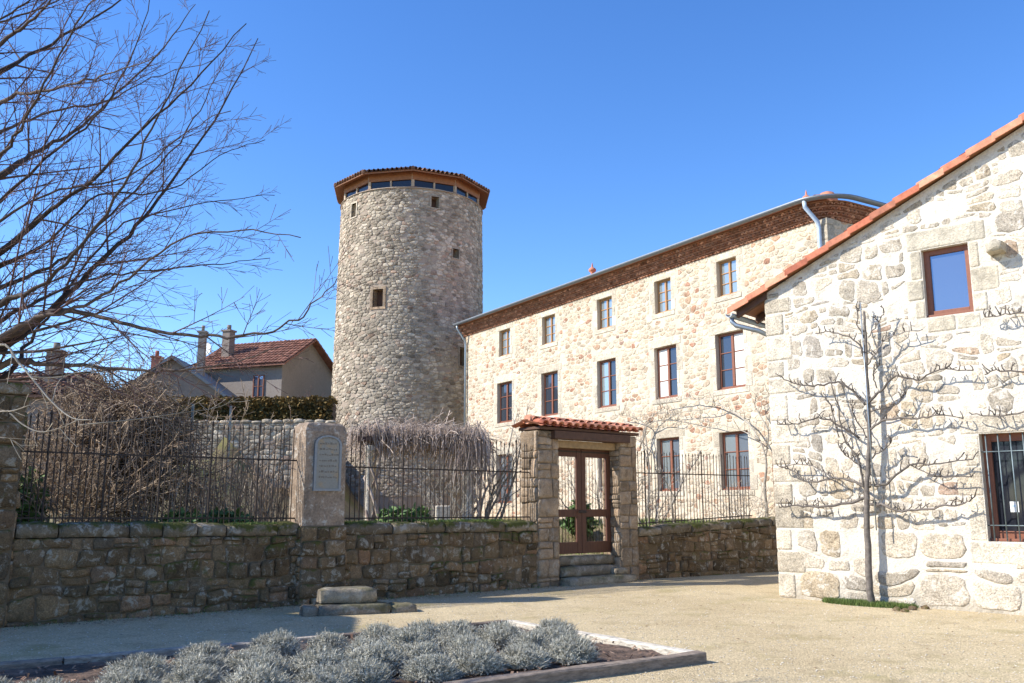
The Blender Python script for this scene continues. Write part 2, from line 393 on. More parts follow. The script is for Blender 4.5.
def lay(mb, m, cells, gap, depth, rng, holes=(), keep=1.0, top=None, rough=0.12, colf=None, resample=12, squareness=0.6, minsize=0.04, dvar=0.5):
    for poly in cells:
        if rng.random() > keep: continue
        cx = sum(p[0] for p in poly)/len(poly); cy = sum(p[1] for p in poly)/len(poly)
        bad = False
        for (a, b, c, d) in holes:
            if max(p[0] for p in poly) <= a or min(p[0] for p in poly) >= b or max(p[1] for p in poly) <= c or min(p[1] for p in poly) >= d: continue
            gaps = [(a-cx, (a, 0, 1, 0)), (cx-b, (b, 0, -1, 0)), (c-cy, (0, c, 0, 1)), (cy-d, (0, d, 0, -1))]
            gaps.sort(key=lambda q: -q[0])
            if gaps[0][0] <= 0: bad = True; break
            poly = clip(poly, *gaps[0][1])
            if len(poly) < 3: bad = True; break
        if bad: continue
        if top is not None:      # top(u)-> line; list of (px,py,nx,ny)
            for q in top:
                poly = clip(poly, *q)
                if len(poly) < 3: break
            if len(poly) < 3: continue
        cx = sum(p[0] for p in poly)/len(poly); cy = sum(p[1] for p in poly)/len(poly)
        wd = max(p[0] for p in poly)-min(p[0] for p in poly); ht = max(p[1] for p in poly)-min(p[1] for p in poly)
        if wd < minsize+gap or ht < minsize+gap: continue
        # resample the outline evenly, round it
        per = [0]
        N = len(poly)
        for i in range(N):
            a, b = poly[i], poly[(i+1) % N]; per.append(per[-1]+math.hypot(b[0]-a[0], b[1]-a[1]))
        n = resample; out = []; k = 0
        for q in range(n):
            t = per[-1]*q/n
            while per[k+1] < t: k += 1
            f = (t-per[k])/max(per[k+1]-per[k], 1e-9); a, b = poly[k], poly[(k+1) % N]
            out.append((a[0]+(b[0]-a[0])*f, a[1]+(b[1]-a[1])*f))
        o2 = []
        for q in range(n):
            a, b, c = out[q-1], out[q], out[(q+1) % n]
            s = squareness
            o2.append((b[0]*s+(a[0]+c[0])*0.5*(1-s), b[1]*s+(a[1]+c[1])*0.5*(1-s)))
        fx = max(0.3, 1-gap/wd); fy = max(0.3, 1-gap/ht)
        sz = min(wd, ht)
        o2 = [(cx+(p[0]-cx)*fx*(1+rng.uniform(-rough, rough)*0.5), cy+(p[1]-cy)*fy*(1+rng.uniform(-rough, rough)*0.5)) for p in o2]
        t = colf(rng) if colf else (rng.random(), rng.random(), rng.random())
        dp = depth*(1+rng.uniform(-dvar, dvar)); tu, tv = rng.uniform(-1, 1)*dp*0.35, rng.uniform(-1, 1)*dp*0.35
        rings = []
        for sc_, dd in ((1.0, -0.02), (0.97, dp*0.45), (0.88, dp*0.85), (0.55, dp)):
            ring = []
            for p in o2:
                x = (p[0]-cx)*sc_; y = (p[1]-cy)*sc_
                d = dd
                if dd > 0: d += (tu*x/max(wd, .01)+tv*y/max(ht, .01))*1.6+rng.uniform(-1, 1)*dp*0.13*(1 if sc_ < 0.9 else 0.5)
                ring.append(mb.vert(m(cx+x, cy+y, d), t))
            rings.append(ring)
        for a, b in zip(rings, rings[1:]):
            for q in range(n): mb.face((a[q], a[(q+1) % n], b[(q+1) % n], b[q]), True)
        c = mb.vert(m(cx, cy, dp*1.02), t)
        r = rings[-1]
        for q in range(n): mb.face((r[q], r[(q+1) % n], c), True)

def wall_sheet(mb, m, u0, u1, v0, topf, holes, reveal=0.25, extra=()):
    us = sorted(set([u0, u1]+[h[0] for h in holes]+[h[1] for h in holes]+list(extra)))
    us = [u for u in us if u0 <= u <= u1]
    for a, b in zip(us, us[1:]):
        mid = (a+b)/2
        hs = sorted([(h[2], h[3]) for h in holes if h[0] <= mid <= h[1]])
        lo = v0
        for c, d in hs:
            mb.poly([m(a, lo), m(b, lo), m(b, c), m(a, c)]); lo = d
        mb.poly([m(a, lo), m(b, lo), m(b, topf(b)), m(a, topf(a))])
    for a, b, c, d in holes:
        r = -reveal
        mb.poly([m(a, c, 0), m(a, d, 0), m(a, d, r), m(a, c, r)]); mb.poly([m(b, d, 0), m(b, c, 0), m(b, c, r), m(b, d, r)])
        mb.poly([m(a, d, 0), m(b, d, 0), m(b, d, r), m(a, d, r)]); mb.poly([m(b, c, 0), m(a, c, 0), m(a, c, r), m(b, c, r)])

def window(house, m, u0, u1, v0, v1, fmat, panes=(2, 3), depth=0.2, fw=0.07, curtain=(), pale='dressed_pale', surround=True, label=None, glass_m='glass', lint=0.26, jw=0.2, rng=R, bar=0.03, sill_w=True):
    fr = MB(); d0, d1 = -depth, -depth+0.06
    fr.box(m, u0, u0+fw, v0, v1, d0, d1); fr.box(m, u1-fw, u1, v0, v1, d0, d1)
    fr.box(m, u0+fw, u1-fw, v1-fw, v1, d0, d1-0.002); fr.box(m, u0+fw, u1-fw, v0, v0+fw*1.3, d0, d1-0.002)
    iu0, iu1, iv0, iv1 = u0+fw, u1-fw, v0+fw*1.3, v1-fw
    nc, nr = panes
    for k in range(1, nc):
        x = iu0+(iu1-iu0)*k/nc; fr.box(m, x-fw*0.65, x+fw*0.65, iv0, iv1, d0+0.003, d1+0.008)
    for k in range(1, nr):
        y = iv0+(iv1-iv0)*k/nr; fr.box(m, iu0, iu1, y-bar/2, y+bar/2, d0+0.006, d1-0.012)
    wn = thing_part('window', house, label)
    obj('frame', fr, M[fmat], wn, bevel=0.006)
    for k in range(nc):
        g = MB(); a = iu0+(iu1-iu0)*k/nc; b = iu0+(iu1-iu0)*(k+1)/nc
        g.box(m, a, b, iv0, iv1, d0+0.012, d0+0.022)
        obj('pane', g, M[glass_m if rng.random() < 0.75 or glass_m in ('glass', 'glass_dark') else 'glass_top'], wn)
        if k in curtain:
            g = MB(); nfold = 14
            for q in range(nfold):
                x0 = a+(b-a)*q/nfold; x1 = a+(b-a)*(q+1)/nfold
                z0, z1 = (0.024, 0.03) if q % 2 else (0.03, 0.024)
                g.poly([m(x0, iv0, d0+z0), m(x1, iv0, d0+z1), m(x1, iv1, d0+z1), m(x0, iv1, d0+z0)])
            obj('curtain', g, M['curtain'], wn)
    if sill_w:
        s = MB(); s.box(m, u0+0.005, u1-0.005, v0+0.002, v0+0.045, d1+0.002, d1+0.07); obj('sill', s, M[fmat], wn, bevel=0.006)
    if surround:
        s = MB(); pr = 0.008
        def blk(a, b, c, d, pr_=pr):
            s.box(m, a+0.004, b-0.004, c+0.004, d-0.004, -depth*0.8, pr_+rng.uniform(-0.006, 0.008), (rng.random(), rng.random(), 0.5))
        e = rng.uniform(0.12, 0.3)
        blk(u0-jw-e*0.3, u1+jw+e*0.3, v1, v1+lint)
        blk(u0-jw*0.9, u1+jw*0.9, v0-0.17, v0, pr+0.012)
        for side in (0, 1):
            v = v0; hh = (v1-v0)/max(2, round((v1-v0)/0.42)); k = 0
            while v < v1-0.05:
                x = jw*(0.75 if (k+side) % 2 else 1.35)+rng.uniform(-0.04, 0.04)
                if side == 0: blk(u0-x, u0-0.0, v, v+hh)
                else: blk(u1, u1+x, v, v+hh)
                v += hh; k += 1
        obj('surround', s, M[pale], wn, bevel=0.012)
    return wn
def thing_part(name, parent, label=None):
    o = bpy.data.objects.new(name, None); COL.objects.link(o); o.parent = parent; o.empty_display_size = 0.1
    if label: o['label'] = label
    return o

# corrugated canal-tile slope: O eave start, A along eave, S up slope (unit), lengths
def canal(mb, O, A, S, la, ls, pitch=0.21, row=0.33, amp=0.055, lim=None, rng=R, seg=6):
    A = Vector(A).normalized(); S = Vector(S).normalized(); Nn = A.cross(S)
    if Nn.z < 0: Nn = -Nn
    n = max(1, round(la/pitch)); p = la/n
    for i in range(n):
        a0 = i*p; mid = a0+p/2
        L = ls if lim is None else lim(mid)
        if L <= 0.05: continue
        nr = max(1, math.ceil(L/row))
        for j in range(nr):
            s0 = j*row; s1 = min(L, s0+row)
            t = (rng.random(), rng.random(), 0.5); jx = rng.uniform(-1, 1)*0.008; lift = rng.uniform(0, 0.008)
            rows = []
            for s_, lf, w_ in ((s0-0.03, 0.03+lift, 1.0), (s1, 0.0, 0.86)):
                rr = []
                for q in range(seg+1):
                    th = math.pi*q/seg
                    x = -math.cos(th)*p*0.40*w_; z = math.sin(th)*amp*w_*1.25
                    rr.append(O+A*(mid+x+jx)+S*s_+Nn*(z+lf+0.02))
                rows.append(rr)
            lo, hi = rows
            vl = [mb.vert(q, t) for q in lo]; vh = [mb.vert(q, t) for q in hi]
            for q in range(seg): mb.face((vl[q], vl[q+1], vh[q+1], vh[q]), True)
            if j == 0:
                inn = [mb.vert(lo[q]-Nn*0.02*(math.sin(math.pi*q/seg))-A*(-math.cos(math.pi*q/seg))*0.014, t) for q in range(seg+1)]
                for q in range(seg): mb.face((vl[q], inn[q], inn[q+1], vl[q+1]))
                in2 = [mb.vert(Vector(mb.v[i_])+S*0.25, t) for i_ in inn]
                for q in range(seg): mb.face((inn[q], in2[q], in2[q+1], inn[q+1]), True)
            # channel tile
            t2 = (rng.random()*0.7, rng.random(), 0.5)
            cpts = []
            for s_, lf in ((s0-0.015, 0.0), (s1, -0.02)):
                rr = []
                for q in range(5):
                    th = math.pi*q/4
                    rr.append(O+A*(a0-math.cos(th)*p*0.42)+S*s_+Nn*(0.055-math.sin(th)*0.05+lf))
                cpts.append(rr)
            vl = [mb.vert(q, t2) for q in cpts[0]]; vh = [mb.vert(q, t2) for q in cpts[1]]
            for q in range(4): mb.face((vl[q], vl[q+1], vh[q+1], vh[q]), True)

# ================================================================== SETTING
WA = Vector((-6.83, 12.49, 0)); WD = Vector((0.773, 0.634, 0)).normalized()
wm = fmap(WA, WD)                       # front stone wall frame
RA = wm(12.38, 0, 0); RB = Vector((6.75, 23.0, 0))
rm = fmap(RA, RB-RA); RL = (RB-RA).length

mb = MB()
N = 60
mb.poly([(-300, -200, 0), (300, -200, 0), (300, 600, 0), (-300, 600, 0)])
g = obj('ground', mb, M['gravel']); tag(g, kind='structure')

def wall_y(X):
    if X < RA.x: return WA.y+(X-WA.x)*WD.y/WD.x
    return RA.y+(X-RA.x)*(RB.y-RA.y)/(RB.x-RA.x)
def sstep(a, b, x):
    t = max(0, min(1, (x-a)/(b-a))); return t*t*(3-2*t)
def terrain(X, Y):
    left = 1-sstep(-10, -6, X-(Y-20)*-0.02)
    z = 1.08
    z += left*sstep(19, 30, Y)*2.0
    z += left*(1.25 if Y > 31.6 else 0)
    z += left*sstep(34, 60, Y)*3.0+sstep(50, 260, Y)*10
    if X < -1.5: z += sstep(3, 40, -X-8)*1.0
    z += noise.noise(Vector((X*0.3, Y*0.3, 0)))*0.12*sstep(0, 4, Y-wall_y(X))
    # worn down path to the gate
    gx, gy = 1.4, 19.9
    dd = math.hypot(X-gx-0.2, Y-gy-0.2)
    z -= 0.55*(1-sstep(0.9, 2.6, dd))
    return z
mb = MB()
xs = [-120+2*i for i in range(48)]+[-24+0.5*i for i in range(80)]+[16+3*i for i in range(30)]
ts = [0.3, 0.6, 1, 1.5, 2, 2.6, 3.2, 4, 5, 6, 7, 8, 9, 10, 11, 12, 13, 14, 15, 16, 17, 18, 19, 20, 22, 25, 30, 36, 45, 60, 90, 140, 220]
grid = []
for X in xs:
    y0 = wall_y(X); col_ = []
    yy = [y0+t for t in ts]
    # make a sharp terrace step at 31.6
    for Y in yy:
        col_.append(mb.vert((X, Y, terrain(X, Y))))
    grid.append(col_)
for a, b in zip(grid, grid[1:]):
    for k in range(len(ts)-1): mb.face((a[k], b[k], b[k+1], a[k+1]), True)
tag(obj('hillside', mb, M['hill']), kind='structure')

# ================================================================== FRONT STONE WALL
def masonry_wall(name, label, m, L, h0, h1, thick, cat='wall', seed=1, caps=True):
    rng = random.Random(seed)
    t = thing(name, label, cat, m(0, 0, 0))
    ch = 0.21
    core = MB()
    n = max(1, int(L/1.0))
    for i in range(n):
        a, b = L*i/n, L*(i+1)/n; ha = h0+(h1-h0)*i/n-ch-0.01; hb = h0+(h1-h0)*(i+1)/n-ch-0.01
        core.hexa([m(a, -0.1, -thick), m(b, -0.1, -thick), m(b, -0.1, 0), m(a, -0.1, 0), m(a, ha, -thick), m(b, hb, -thick), m(b, hb, 0), m(a, ha, 0)])
    obj('core', core, M['wall_joint'], t)
    st = MB()
    H = max(h0, h1)-ch
    cells = coursed_cells(0, L, -0.08, H, 0.15, 0.28, 0.15, 0.44, rng, 0.34, 0.22)
    top = [(0, h0-ch, -(h1-h0)/L, 1)]
    def colf(r): return (r.random(), r.random(), r.random())
    lay(st, m, cells, 0.012, 0.035, rng, top=top, colf=colf, resample=18, squareness=0.8, rough=0.2, dvar=0.9)
    mbk = fmap(m(L, 0, -thick), -m.U)
    cells = coursed_cells(0, L, 0.6, H, 0.18, 0.30, 0.25, 0.52, rng, 0.3)
    lay(st, mbk, cells, 0.022, 0.04, rng, resample=10, top=[(0, h1-ch, (h1-h0)/L, 1)])
    obj('masonry', st, M['wall_stone'], t)
    if caps:
        cp = MB(); u = 0.02
        while u < L-0.1:
            w_ = rng.uniform(0.4, 1.0); b = min(L-0.02, u+w_)
            if L-b < 0.3: b = L-0.02
            nx = 5; ny = 3; tt = (rng.random(), rng.random(), 0.5)
            za, zb = h0+(h1-h0)*u/L, h0+(h1-h0)*b/L
            # rounded coping block
            pr = rng.uniform(0.02, 0.06)
            prof = [(-thick-0.02, 0.0), (-thick-0.02, ch*0.8), (-thick+0.04, ch*0.97), (-thick*0.5, ch+0.01), (-0.04, ch*0.97), (pr*0.8, ch*0.82), (pr, ch*0.4), (pr-0.02, 0.0)]
            rings = []; hk = rng.uniform(0.86, 1.06)
            for q in range(nx+1):
                f = q/nx; x = u+0.01+(b-u-0.02)*f; z0 = za+(zb-za)*f-ch
                sh = 0.9 if q in (0, nx) else 1.0
                rings.append([cp.vert(m(x, z0+pz*sh*hk+rng.uniform(-.012, .012), pd*(1 if sh == 1 else 0.97)+rng.uniform(-.014, .014)), tt) for pd, pz in prof])
            K = len(prof)
            for r0, r1 in zip(rings, rings[1:]):
                for k in range(K): cp.face((r0[k], r0[(k+1) % K], r1[(k+1) % K], r1[k]), k not in (K-1, ))
            cp.face(rings[0][::-1]); cp.face(rings[-1])
            u = b
        obj('coping', cp, M['cap_stone'], t)
    return t
WT = 0.45
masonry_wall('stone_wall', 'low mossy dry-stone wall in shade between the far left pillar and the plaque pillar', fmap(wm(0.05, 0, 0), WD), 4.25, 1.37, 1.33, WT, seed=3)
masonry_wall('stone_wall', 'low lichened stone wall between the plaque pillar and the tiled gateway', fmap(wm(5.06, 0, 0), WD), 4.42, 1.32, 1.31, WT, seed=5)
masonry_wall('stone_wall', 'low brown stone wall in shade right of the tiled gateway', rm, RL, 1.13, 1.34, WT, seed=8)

def stone_box(st, P0, U, width, depth, z0, z1, rng, hmin, hmax, wmin, wmax, gap, dep, faces='flbr', taper=0, sq=0.85, split=0.1):
    f = fmap(P0, U)
    maps = {'f': (f, width), 'l': (fmap(f(0, 0, -depth), f.N), depth), 'r': (fmap(f(width, 0, 0), -f.N), depth), 'b': (fmap(f(width, 0, -depth), -f.U), width)}
    for k in faces:
        mm, L = maps[k]
        lay(st, mm, coursed_cells(0, L, z0, z1, hmin, hmax, wmin, wmax, rng, 0.12, split), gap, dep, rng, resample=20, squareness=sq, rough=0.06, dvar=0.5)
def core_box(P0, U, width, depth, z0, z1, inset=0.0):
    f = fmap(P0, U); b = MB(); b.box(f, inset, width-inset, z0, z1, -depth+inset, -inset); return b

# far left pillar
rng = random.Random(11)
t = thing('stone_pillar', 'tall rough stone pillar at the far left end of the wall', 'pillar', wm(-1.0, 0, 0))
obj('core', core_box(wm(-1.0, 0, 0.06), WD, 1.04, 0.6, -0.1, 3.1), M['wall_joint'], t)
st = MB(); stone_box(st, wm(-1.0, 0, 0.06), WD, 1.04, 0.6, 0, 3.1, rng, 0.2, 0.42, 0.25, 0.7, 0.015, 0.05, sq=0.75)
obj('masonry', st, M['wall_stone'], t)
st = MB(); st.box(fmap(wm(-1.05, 0, 0.12), WD), 0, 1.14, 3.11, 3.28, -0.72, 0); obj('cap', st, M['cap_stone'], t, bevel=0.04)
masonry_wall('stone_wall', 'dark stone wall running out of the left edge of the photo', fmap(wm(-2.2, 0, 0), WD), 1.15, 1.42, 1.4, WT, seed=13)

# plaque pillar
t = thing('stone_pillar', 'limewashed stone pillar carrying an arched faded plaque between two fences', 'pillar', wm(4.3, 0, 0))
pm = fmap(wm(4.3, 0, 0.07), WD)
b = MB()
# body with slightly irregular faces, rounded top: stacked slices
W_, D_ = 0.78, 0.52
def slab_stack(b, m, W_, D_, zs, rng, jit=0.008, nx=6, ny=4):
    rings = []
    for z, ins in zs:
        ring = []
        for k in range(nx): ring.append((ins+(W_-2*ins)*k/nx, -ins))
        for k in range(ny): ring.append((W_-ins, -ins-(D_-2*ins)*k/ny))
        for k in range(nx): ring.append((W_-ins-(W_-2*ins)*k/nx, -D_+ins))
        for k in range(ny): ring.append((ins, -D_+ins+(D_-2*ins)*k/ny))
        rings.append([b.vert(m(x+rng.uniform(-jit, jit), z+rng.uniform(-jit, jit), y+rng.uniform(-jit, jit)), (0.5, 0.5, 0.5)) for x, y in ring])
    K = len(rings[0])
    for r0, r1 in zip(rings, rings[1:]):
        for k in range(K): b.face((r0[k], r0[(k+1) % K], r1[(k+1) % K], r1[k]))
    b.face(rings[0][::-1]); b.face(rings[-1])
slab_stack(b, pm, W_, D_, [(1.2, 0.0), (1.28, 0.0), (1.85, 0), (2.4, 0.0), (2.85, 0.0), (2.95, 0.025), (3.0, 0.08)], rng)
obj('shaft', b, M['lime_pillar'], t, bevel=0.012)
st = MB(); stone_box(st, wm(4.27, 0, 0.09), WD, 0.84, 0.56, -0.05, 1.26, rng, 0.16, 0.3, 0.2, 0.5, 0.014, 0.04, sq=0.8, split=0.2)
pb_ = obj('base', core_box(wm(4.27, 0, 0.09), WD, 0.84, 0.56, -0.1, 1.27, 0.004), M['wall_joint'], t); obj('masonry', st, M['wall_stone'], pb_)
# arched recess frame + plaque
def arch_pts(u0, u1, v0, vs, n=12):
    r = (u1-u0)/2; c = (u0+u1)/2
    return [(u0, v0), (u1, v0)]+[(c+r*math.cos(math.pi*k/n), vs+r*math.sin(math.pi*k/n)*0.62) for k in range(n+1)]
pl = MB(); ap = arch_pts(0.20, 0.62, 1.88, 2.62)
f_ = [pl.vert(pm(x, y, 0.028)) for x, y in ap]; bk = [pl.vert(pm(x, y, -0.01)) for x, y in ap]
pl.face(f_); 
for k in range(len(ap)): pl.face((bk[k], bk[(k+1) % len(ap)], f_[(k+1) % len(ap)], f_[k]))
obj('plaque', pl, M['plaque'], t)
fr = MB(); ao = arch_pts(0.155, 0.665, 1.84, 2.62)
K = len(ap)
vi = [[fr.vert(pm(x, y, d)) for x, y in P_] for P_, d in ((ao, -0.01), (ao, 0.04), (ap, 0.04), (ap, 0.0))]
for a, b_ in zip(vi, vi[1:]):
    for k in range(K): fr.face((a[k], a[(k+1) % K], b_[(k+1) % K], b_[k]))
obj('plaque_frame', fr, M['zinc_dark'], t)
mk = MB()
for r_ in range(8):
    y = 2.72-r_*0.095; x = 0.25
    while x < 0.57:
        w_ = R.uniform(0.018, 0.05)
        mk.box(pm, x, x+w_, y+R.uniform(-.006, .006), y+R.uniform(0.014, 0.036), 0.029, 0.031); x += w_+R.uniform(0.008, 0.02)
obj('worn_marks', mk, M['plaque_mark'], t)

# ================================================================== IRON FENCES
def bar_mesh(h, r=0.0088):
    b = MB(); b.tube([(0, 0, 0), (0, 0, h-0.09)], r, 5, False)
    b.tube([(0, 0, h-0.09), (0, 0, h-0.07), (0, 0, h)], [r*0.9, r*1.7, 0.001], 5, False)
    return b
def fence(label, m, L, z0a, z0b, ztop, zmid, pitch, rng, heavy=9, ends=(0.03, 0.03)):
    t = thing('iron_fence', label, 'fence', m(0, 0, 0), 'iron railings on top of the stone wall')
    off = root_of(t).location
    me = mesh_of('bar', bar_mesh(ztop-min(z0a, z0b)+0.04), M['iron']); me2 = mesh_of('post', bar_mesh(ztop-min(z0a, z0b)+0.09, 0.016), M['iron'])
    n = int((L-sum(ends))/pitch)
    for i in range(n+1):
        u = ends[0]+pitch*i; hv = heavy and i % heavy == heavy//2
        o = bpy.data.objects.new('post' if hv else 'bar', me2 if hv else me); COL.objects.link(o); o.parent = t
        zb = z0a+(z0b-z0a)*u/L
        o.location = m(u+rng.uniform(-.006, .006), zb-0.03, 0)-off
        o.scale = (1, 1, (ztop-zb+rng.uniform(-0.02, 0.02))/(ztop-min(z0a, z0b)))
        o.rotation_euler = (rng.gauss(0, 0.006), rng.gauss(0, 0.006), 0)
    for za, zb in ((zmid, zmid), (z0a+0.06, z0b+0.06)):
        b = MB()
        b.hexa([m(0, za-0.012, -0.006), m(L, zb-0.012, -0.006), m(L, zb-0.012, 0.006), m(0, za-0.012, 0.006), m(0, za+0.012, -0.006), m(L, zb+0.012, -0.006), m(L, zb+0.012, 0.006), m(0, za+0.012, 0.006)])
        obj('rail', b, M['iron'], t)
    return t
fence('long rusty black iron railing in front of the brown tangled bush at left', fmap(wm(0.06, 0, -0.22), WD), 4.24, 1.37, 1.33, 2.90, 2.35, 0.088, R)
fence('black iron railing between the plaque pillar and the gateway, in front of the pergola', fmap(wm(5.1, 0, -0.22), WD), 4.38, 1.32, 1.31, 2.88, 2.27, 0.10, R)
fence('thin black iron railing right of the gateway, in front of ground floor windows', fmap(rm(0.08, 0, -0.22), rm.U), RL-0.9, 1.13, 1.30, 2.83, 2.33, 0.10, R)
# brace beside the plaque pillar
# ================================================================== GATEWAY
gt = thing('gateway', 'stone gateway with red canal tile roof over a brown wooden gate', 'gateway', wm(10.9, 0, 0))
rng = random.Random(21)
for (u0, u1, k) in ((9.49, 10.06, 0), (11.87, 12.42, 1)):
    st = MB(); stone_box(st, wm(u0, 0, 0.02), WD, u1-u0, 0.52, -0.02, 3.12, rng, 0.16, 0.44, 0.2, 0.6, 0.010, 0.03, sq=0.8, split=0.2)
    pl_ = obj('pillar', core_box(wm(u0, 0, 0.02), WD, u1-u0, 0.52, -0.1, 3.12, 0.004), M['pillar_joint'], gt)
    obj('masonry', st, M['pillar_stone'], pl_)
b = MB(); b.box(wm, 9.85, 12.1, 2.96, 3.13, -0.10, 0.16); obj('lintel', b, M['wood_beam'], gt, bevel=0.01)
b = MB(); b.box(wm, 10.062, 11.868, 2.80, 2.955, -0.34, -0.06); obj('lintel', b, M['wood_light'], gt, bevel=0.01)
b = MB(); b.box(wm, 9.47, 12.43, 3.14, 3.2, -0.56, 0.12); obj('wall_plate', b, M['wood_beam'], gt, bevel=0.01)
# roof, two slopes
rf = MB(); ang = rad(17)
Sf = (-wm.N*math.cos(ang)+V(0, 0, math.sin(ang))); Sb = (wm.N*math.cos(ang)+V(0, 0, math.sin(ang)))
canal(rf, wm(9.42, 3.2, 0.2), WD, Sf, 3.04, 0.42, 0.215, 0.33, 0.06, rng=rng)
canal(rf, wm(9.42, 3.2, -0.6), WD, Sb, 3.04, 0.42, 0.215, 0.33, 0.06, rng=rng)
for k in range(8):
    a = 9.40+k*0.383
    rf.tube([wm(a, 3.355, -0.2), wm(a+0.43, 3.345, -0.2)], [0.10, 0.085], 10, True, (rng.random(), rng.random(), .5))
obj('tiled_roof', rf, M['tile'], gt)
# gate leaves
gm = fmap(wm(0, 0, -0.30), WD)
ga, gb, g0, g1 = 10.07, 11.86, 0.60, 2.80
leafw = (gb-ga)/2
for k in range(2):
    a = ga+k*leafw+0.004; b_ = a+leafw-0.008
    lf = thing_part('gate_leaf', gt)
    fr = MB(); sw = 0.13
    fr.box(gm, a, a+sw, g0, g1, 0, 0.06); fr.box(gm, b_-sw, b_, g0, g1, 0, 0.06)
    fr.box(gm, a+sw, b_-sw, g1-0.17, g1, 0.002, 0.055); fr.box(gm, a+sw, b_-sw, 1.36, 1.52, 0.002, 0.055); fr.box(gm, a+sw, b_-sw, g0, g0+0.24, 0.002, 0.055)
    obj('frame', fr, M['wood_gate'], lf, bevel=0.008)
    for q in range(7):
        x = a+sw+(b_-a-2*sw)*(q+0.5)/7
        br_ = MB(); br_.tube([gm(x, g0+0.2, 0.03), gm(x, g1-0.1, 0.03)], 0.007, 5); obj('bar', br_, M['iron'], lf)
    hg = MB(); hg.box(gm, a+0.0, b_-0.02, g1-0.075, g1-0.045, 0.061, 0.068); obj('strap_hinge', hg, M['iron'], lf)
    if k == 0:
        hg = MB(); hg.box(gm, b_-0.09, b_+0.12, 1.44, 1.50, 0.062, 0.085); hg.tube([gm(b_-0.05, 1.47, 0.085), gm(b_-0.05, 1.47, 0.13), gm(b_-0.16, 1.46, 0.13)], 0.011, 6)
        obj('latch', hg, M['iron'], lf)
# steps in the gateway
def rough_block(b, m, u0, u1, v0, v1, d0, d1, rng, t=None, jit=0.012, n=5):
    t = t or (rng.random(), rng.random(), .5)
    prof = [(d0, v0), (d0, v1-0.02), (d0+0.03, v1), ((d0+d1)/2, v1+0.004), (d1-0.035, v1-0.003), (d1-0.006, v1-0.03), (d1, (v0+v1)/2), (d1-0.005, v0)]
    rings = []
    for q in range(n+1):
        x = u0+(u1-u0)*q/n; e = 0.03 if q in (0, n) else 0
        rings.append([b.vert(m(x+rng.uniform(-jit, jit), vv-(e if vv > v0+0.01 else 0)*0.7+rng.uniform(-jit, jit)*0.7, d-(e if d > (d0+d1)/2 else -e)*0.5+rng.uniform(-jit, jit)), t) for d, vv in prof])
    K = len(prof)
    for r0, r1 in zip(rings, rings[1:]):
        for k in range(K): b.face((r0[k], r0[(k+1) % K], r1[(k+1) % K], r1[k]), k != K-1)
    b.face(rings[0][::-1]); b.face(rings[-1])
stp = thing('stone_steps', 'worn stone steps rising under the wooden gate', 'steps', wm(10.9, 0, 0))
for nm, (u0, u1, v0, v1, d0, d1) in zip(range(3), ((10.1, 12.05, -0.05, 0.16, -0.1, 0.32), (10.08, 11.7, 0.17, 0.36, -0.2, 0.08), (10.08, 11.84, 0.37, 0.56, -0.55, -0.12))):
    b = MB(); rough_block(b, wm, u0, u1, v0, v1, d0, d1, rng, n=8); obj('step', b, M['step_stone'], stp)
b = MB(); rough_block(b, wm, 11.5, 11.85, 0.17, 0.30, -0.1, 0.24, rng); obj('loose_stone', b, M['step_stone'], stp)
# slab steps before the wall
sb = thing('stone_block_step', 'stacked worn stone slabs at the foot of the wall under the plaque pillar', 'steps', onZ(345, 612))
sm_ = fmap(onZ(303, 617), (0.93, 0.36))
b = MB(); rough_block(b, sm_, 0.0, 0.22, -0.05, 0.14, -0.34, 0.0, rng); rough_block(b, sm_, 0.23, 1.3, -0.05, 0.15, -0.42, 0.02, rng, n=7); obj('lower_slab', b, M['step_stone'], sb)
b = MB(); rough_block(b, sm_, 1.31, 1.72, -0.05, 0.12, -0.38, 0.0, rng); obj('end_stone', b, M['step_stone'], sb)
b = MB(); rough_block(b, sm_, 0.27, 1.12, 0.16, 0.37, -0.5, -0.12, rng, n=7); obj('upper_slab', b, M['step_stone'], sb)

# wooden post at right end of fence
b = MB(); b.box(fmap(rm(4.72, 0, -0.12), rm.U), 0, 0.2, 1.0, 2.95, 0, 0.15)
tag(obj('wooden_post', b, M['wood_beam'], None, bevel=0.01, loc=rm(4.72, 1.0, -0.12)), 'dark brown wooden post at the right end of the fence by the white gable', 'post')

# ================================================================== MAIN HOUSE
MD = Vector((-0.521, 0.853, 0)).normalized()
MP = Vector((6.83, 28.0, 0))
U0, U1 = -4.05, 17.38
ZE = 9.66                                  # wall top under the corbel
# u axis runs to the back left; frame with outward normal to the camera side
hmN = Vector((-0.853, -0.521, 0)).normalized()
hm = fmap(MP, MD, hmN)
house = thing('stone_house', 'long three storey cream and russet stone house with brown windows beside the round tower', 'house', hm(6, 1, 0))
cols = [(-0.66, 0.56), (2.42, 3.56), (5.74, 6.90), (9.54, 10.76), (13.10, 14.38)]
tops = [(-0.50, 0.37), (2.60, 3.45), (5.90, 6.83), (9.71, 10.67), (13.27, 14.22)]
holes = []; wins = []
for i, (a, b_) in enumerate(cols):
    wins.append((a, b_, 5.20, 7.0, 'wood_frame', 1, i)); holes.append((a, b_, 5.20, 7.0))
for i, (a, b_) in enumerate(tops):
    wins.append((a, b_, 8.20, 9.38, 'wood_ochre', 2, i)); holes.append((a, b_, 8.20, 9.38))
for i, (a, b_) in enumerate([cols[0], cols[1], (5.74, 6.9), cols[4]]):
    z0, z1 = (2.07, 3.86) if i < 3 else (1.70, 3.81)
    wins.append((a, b_, z0, z1, 'wood_frame', 0, i)); holes.append((a, b_, z0, z1))
wl = MB()
wall_sheet(wl, hm, U0, U1, 0.5, lambda u: ZE, holes, 0.24)
DEP = 9.5
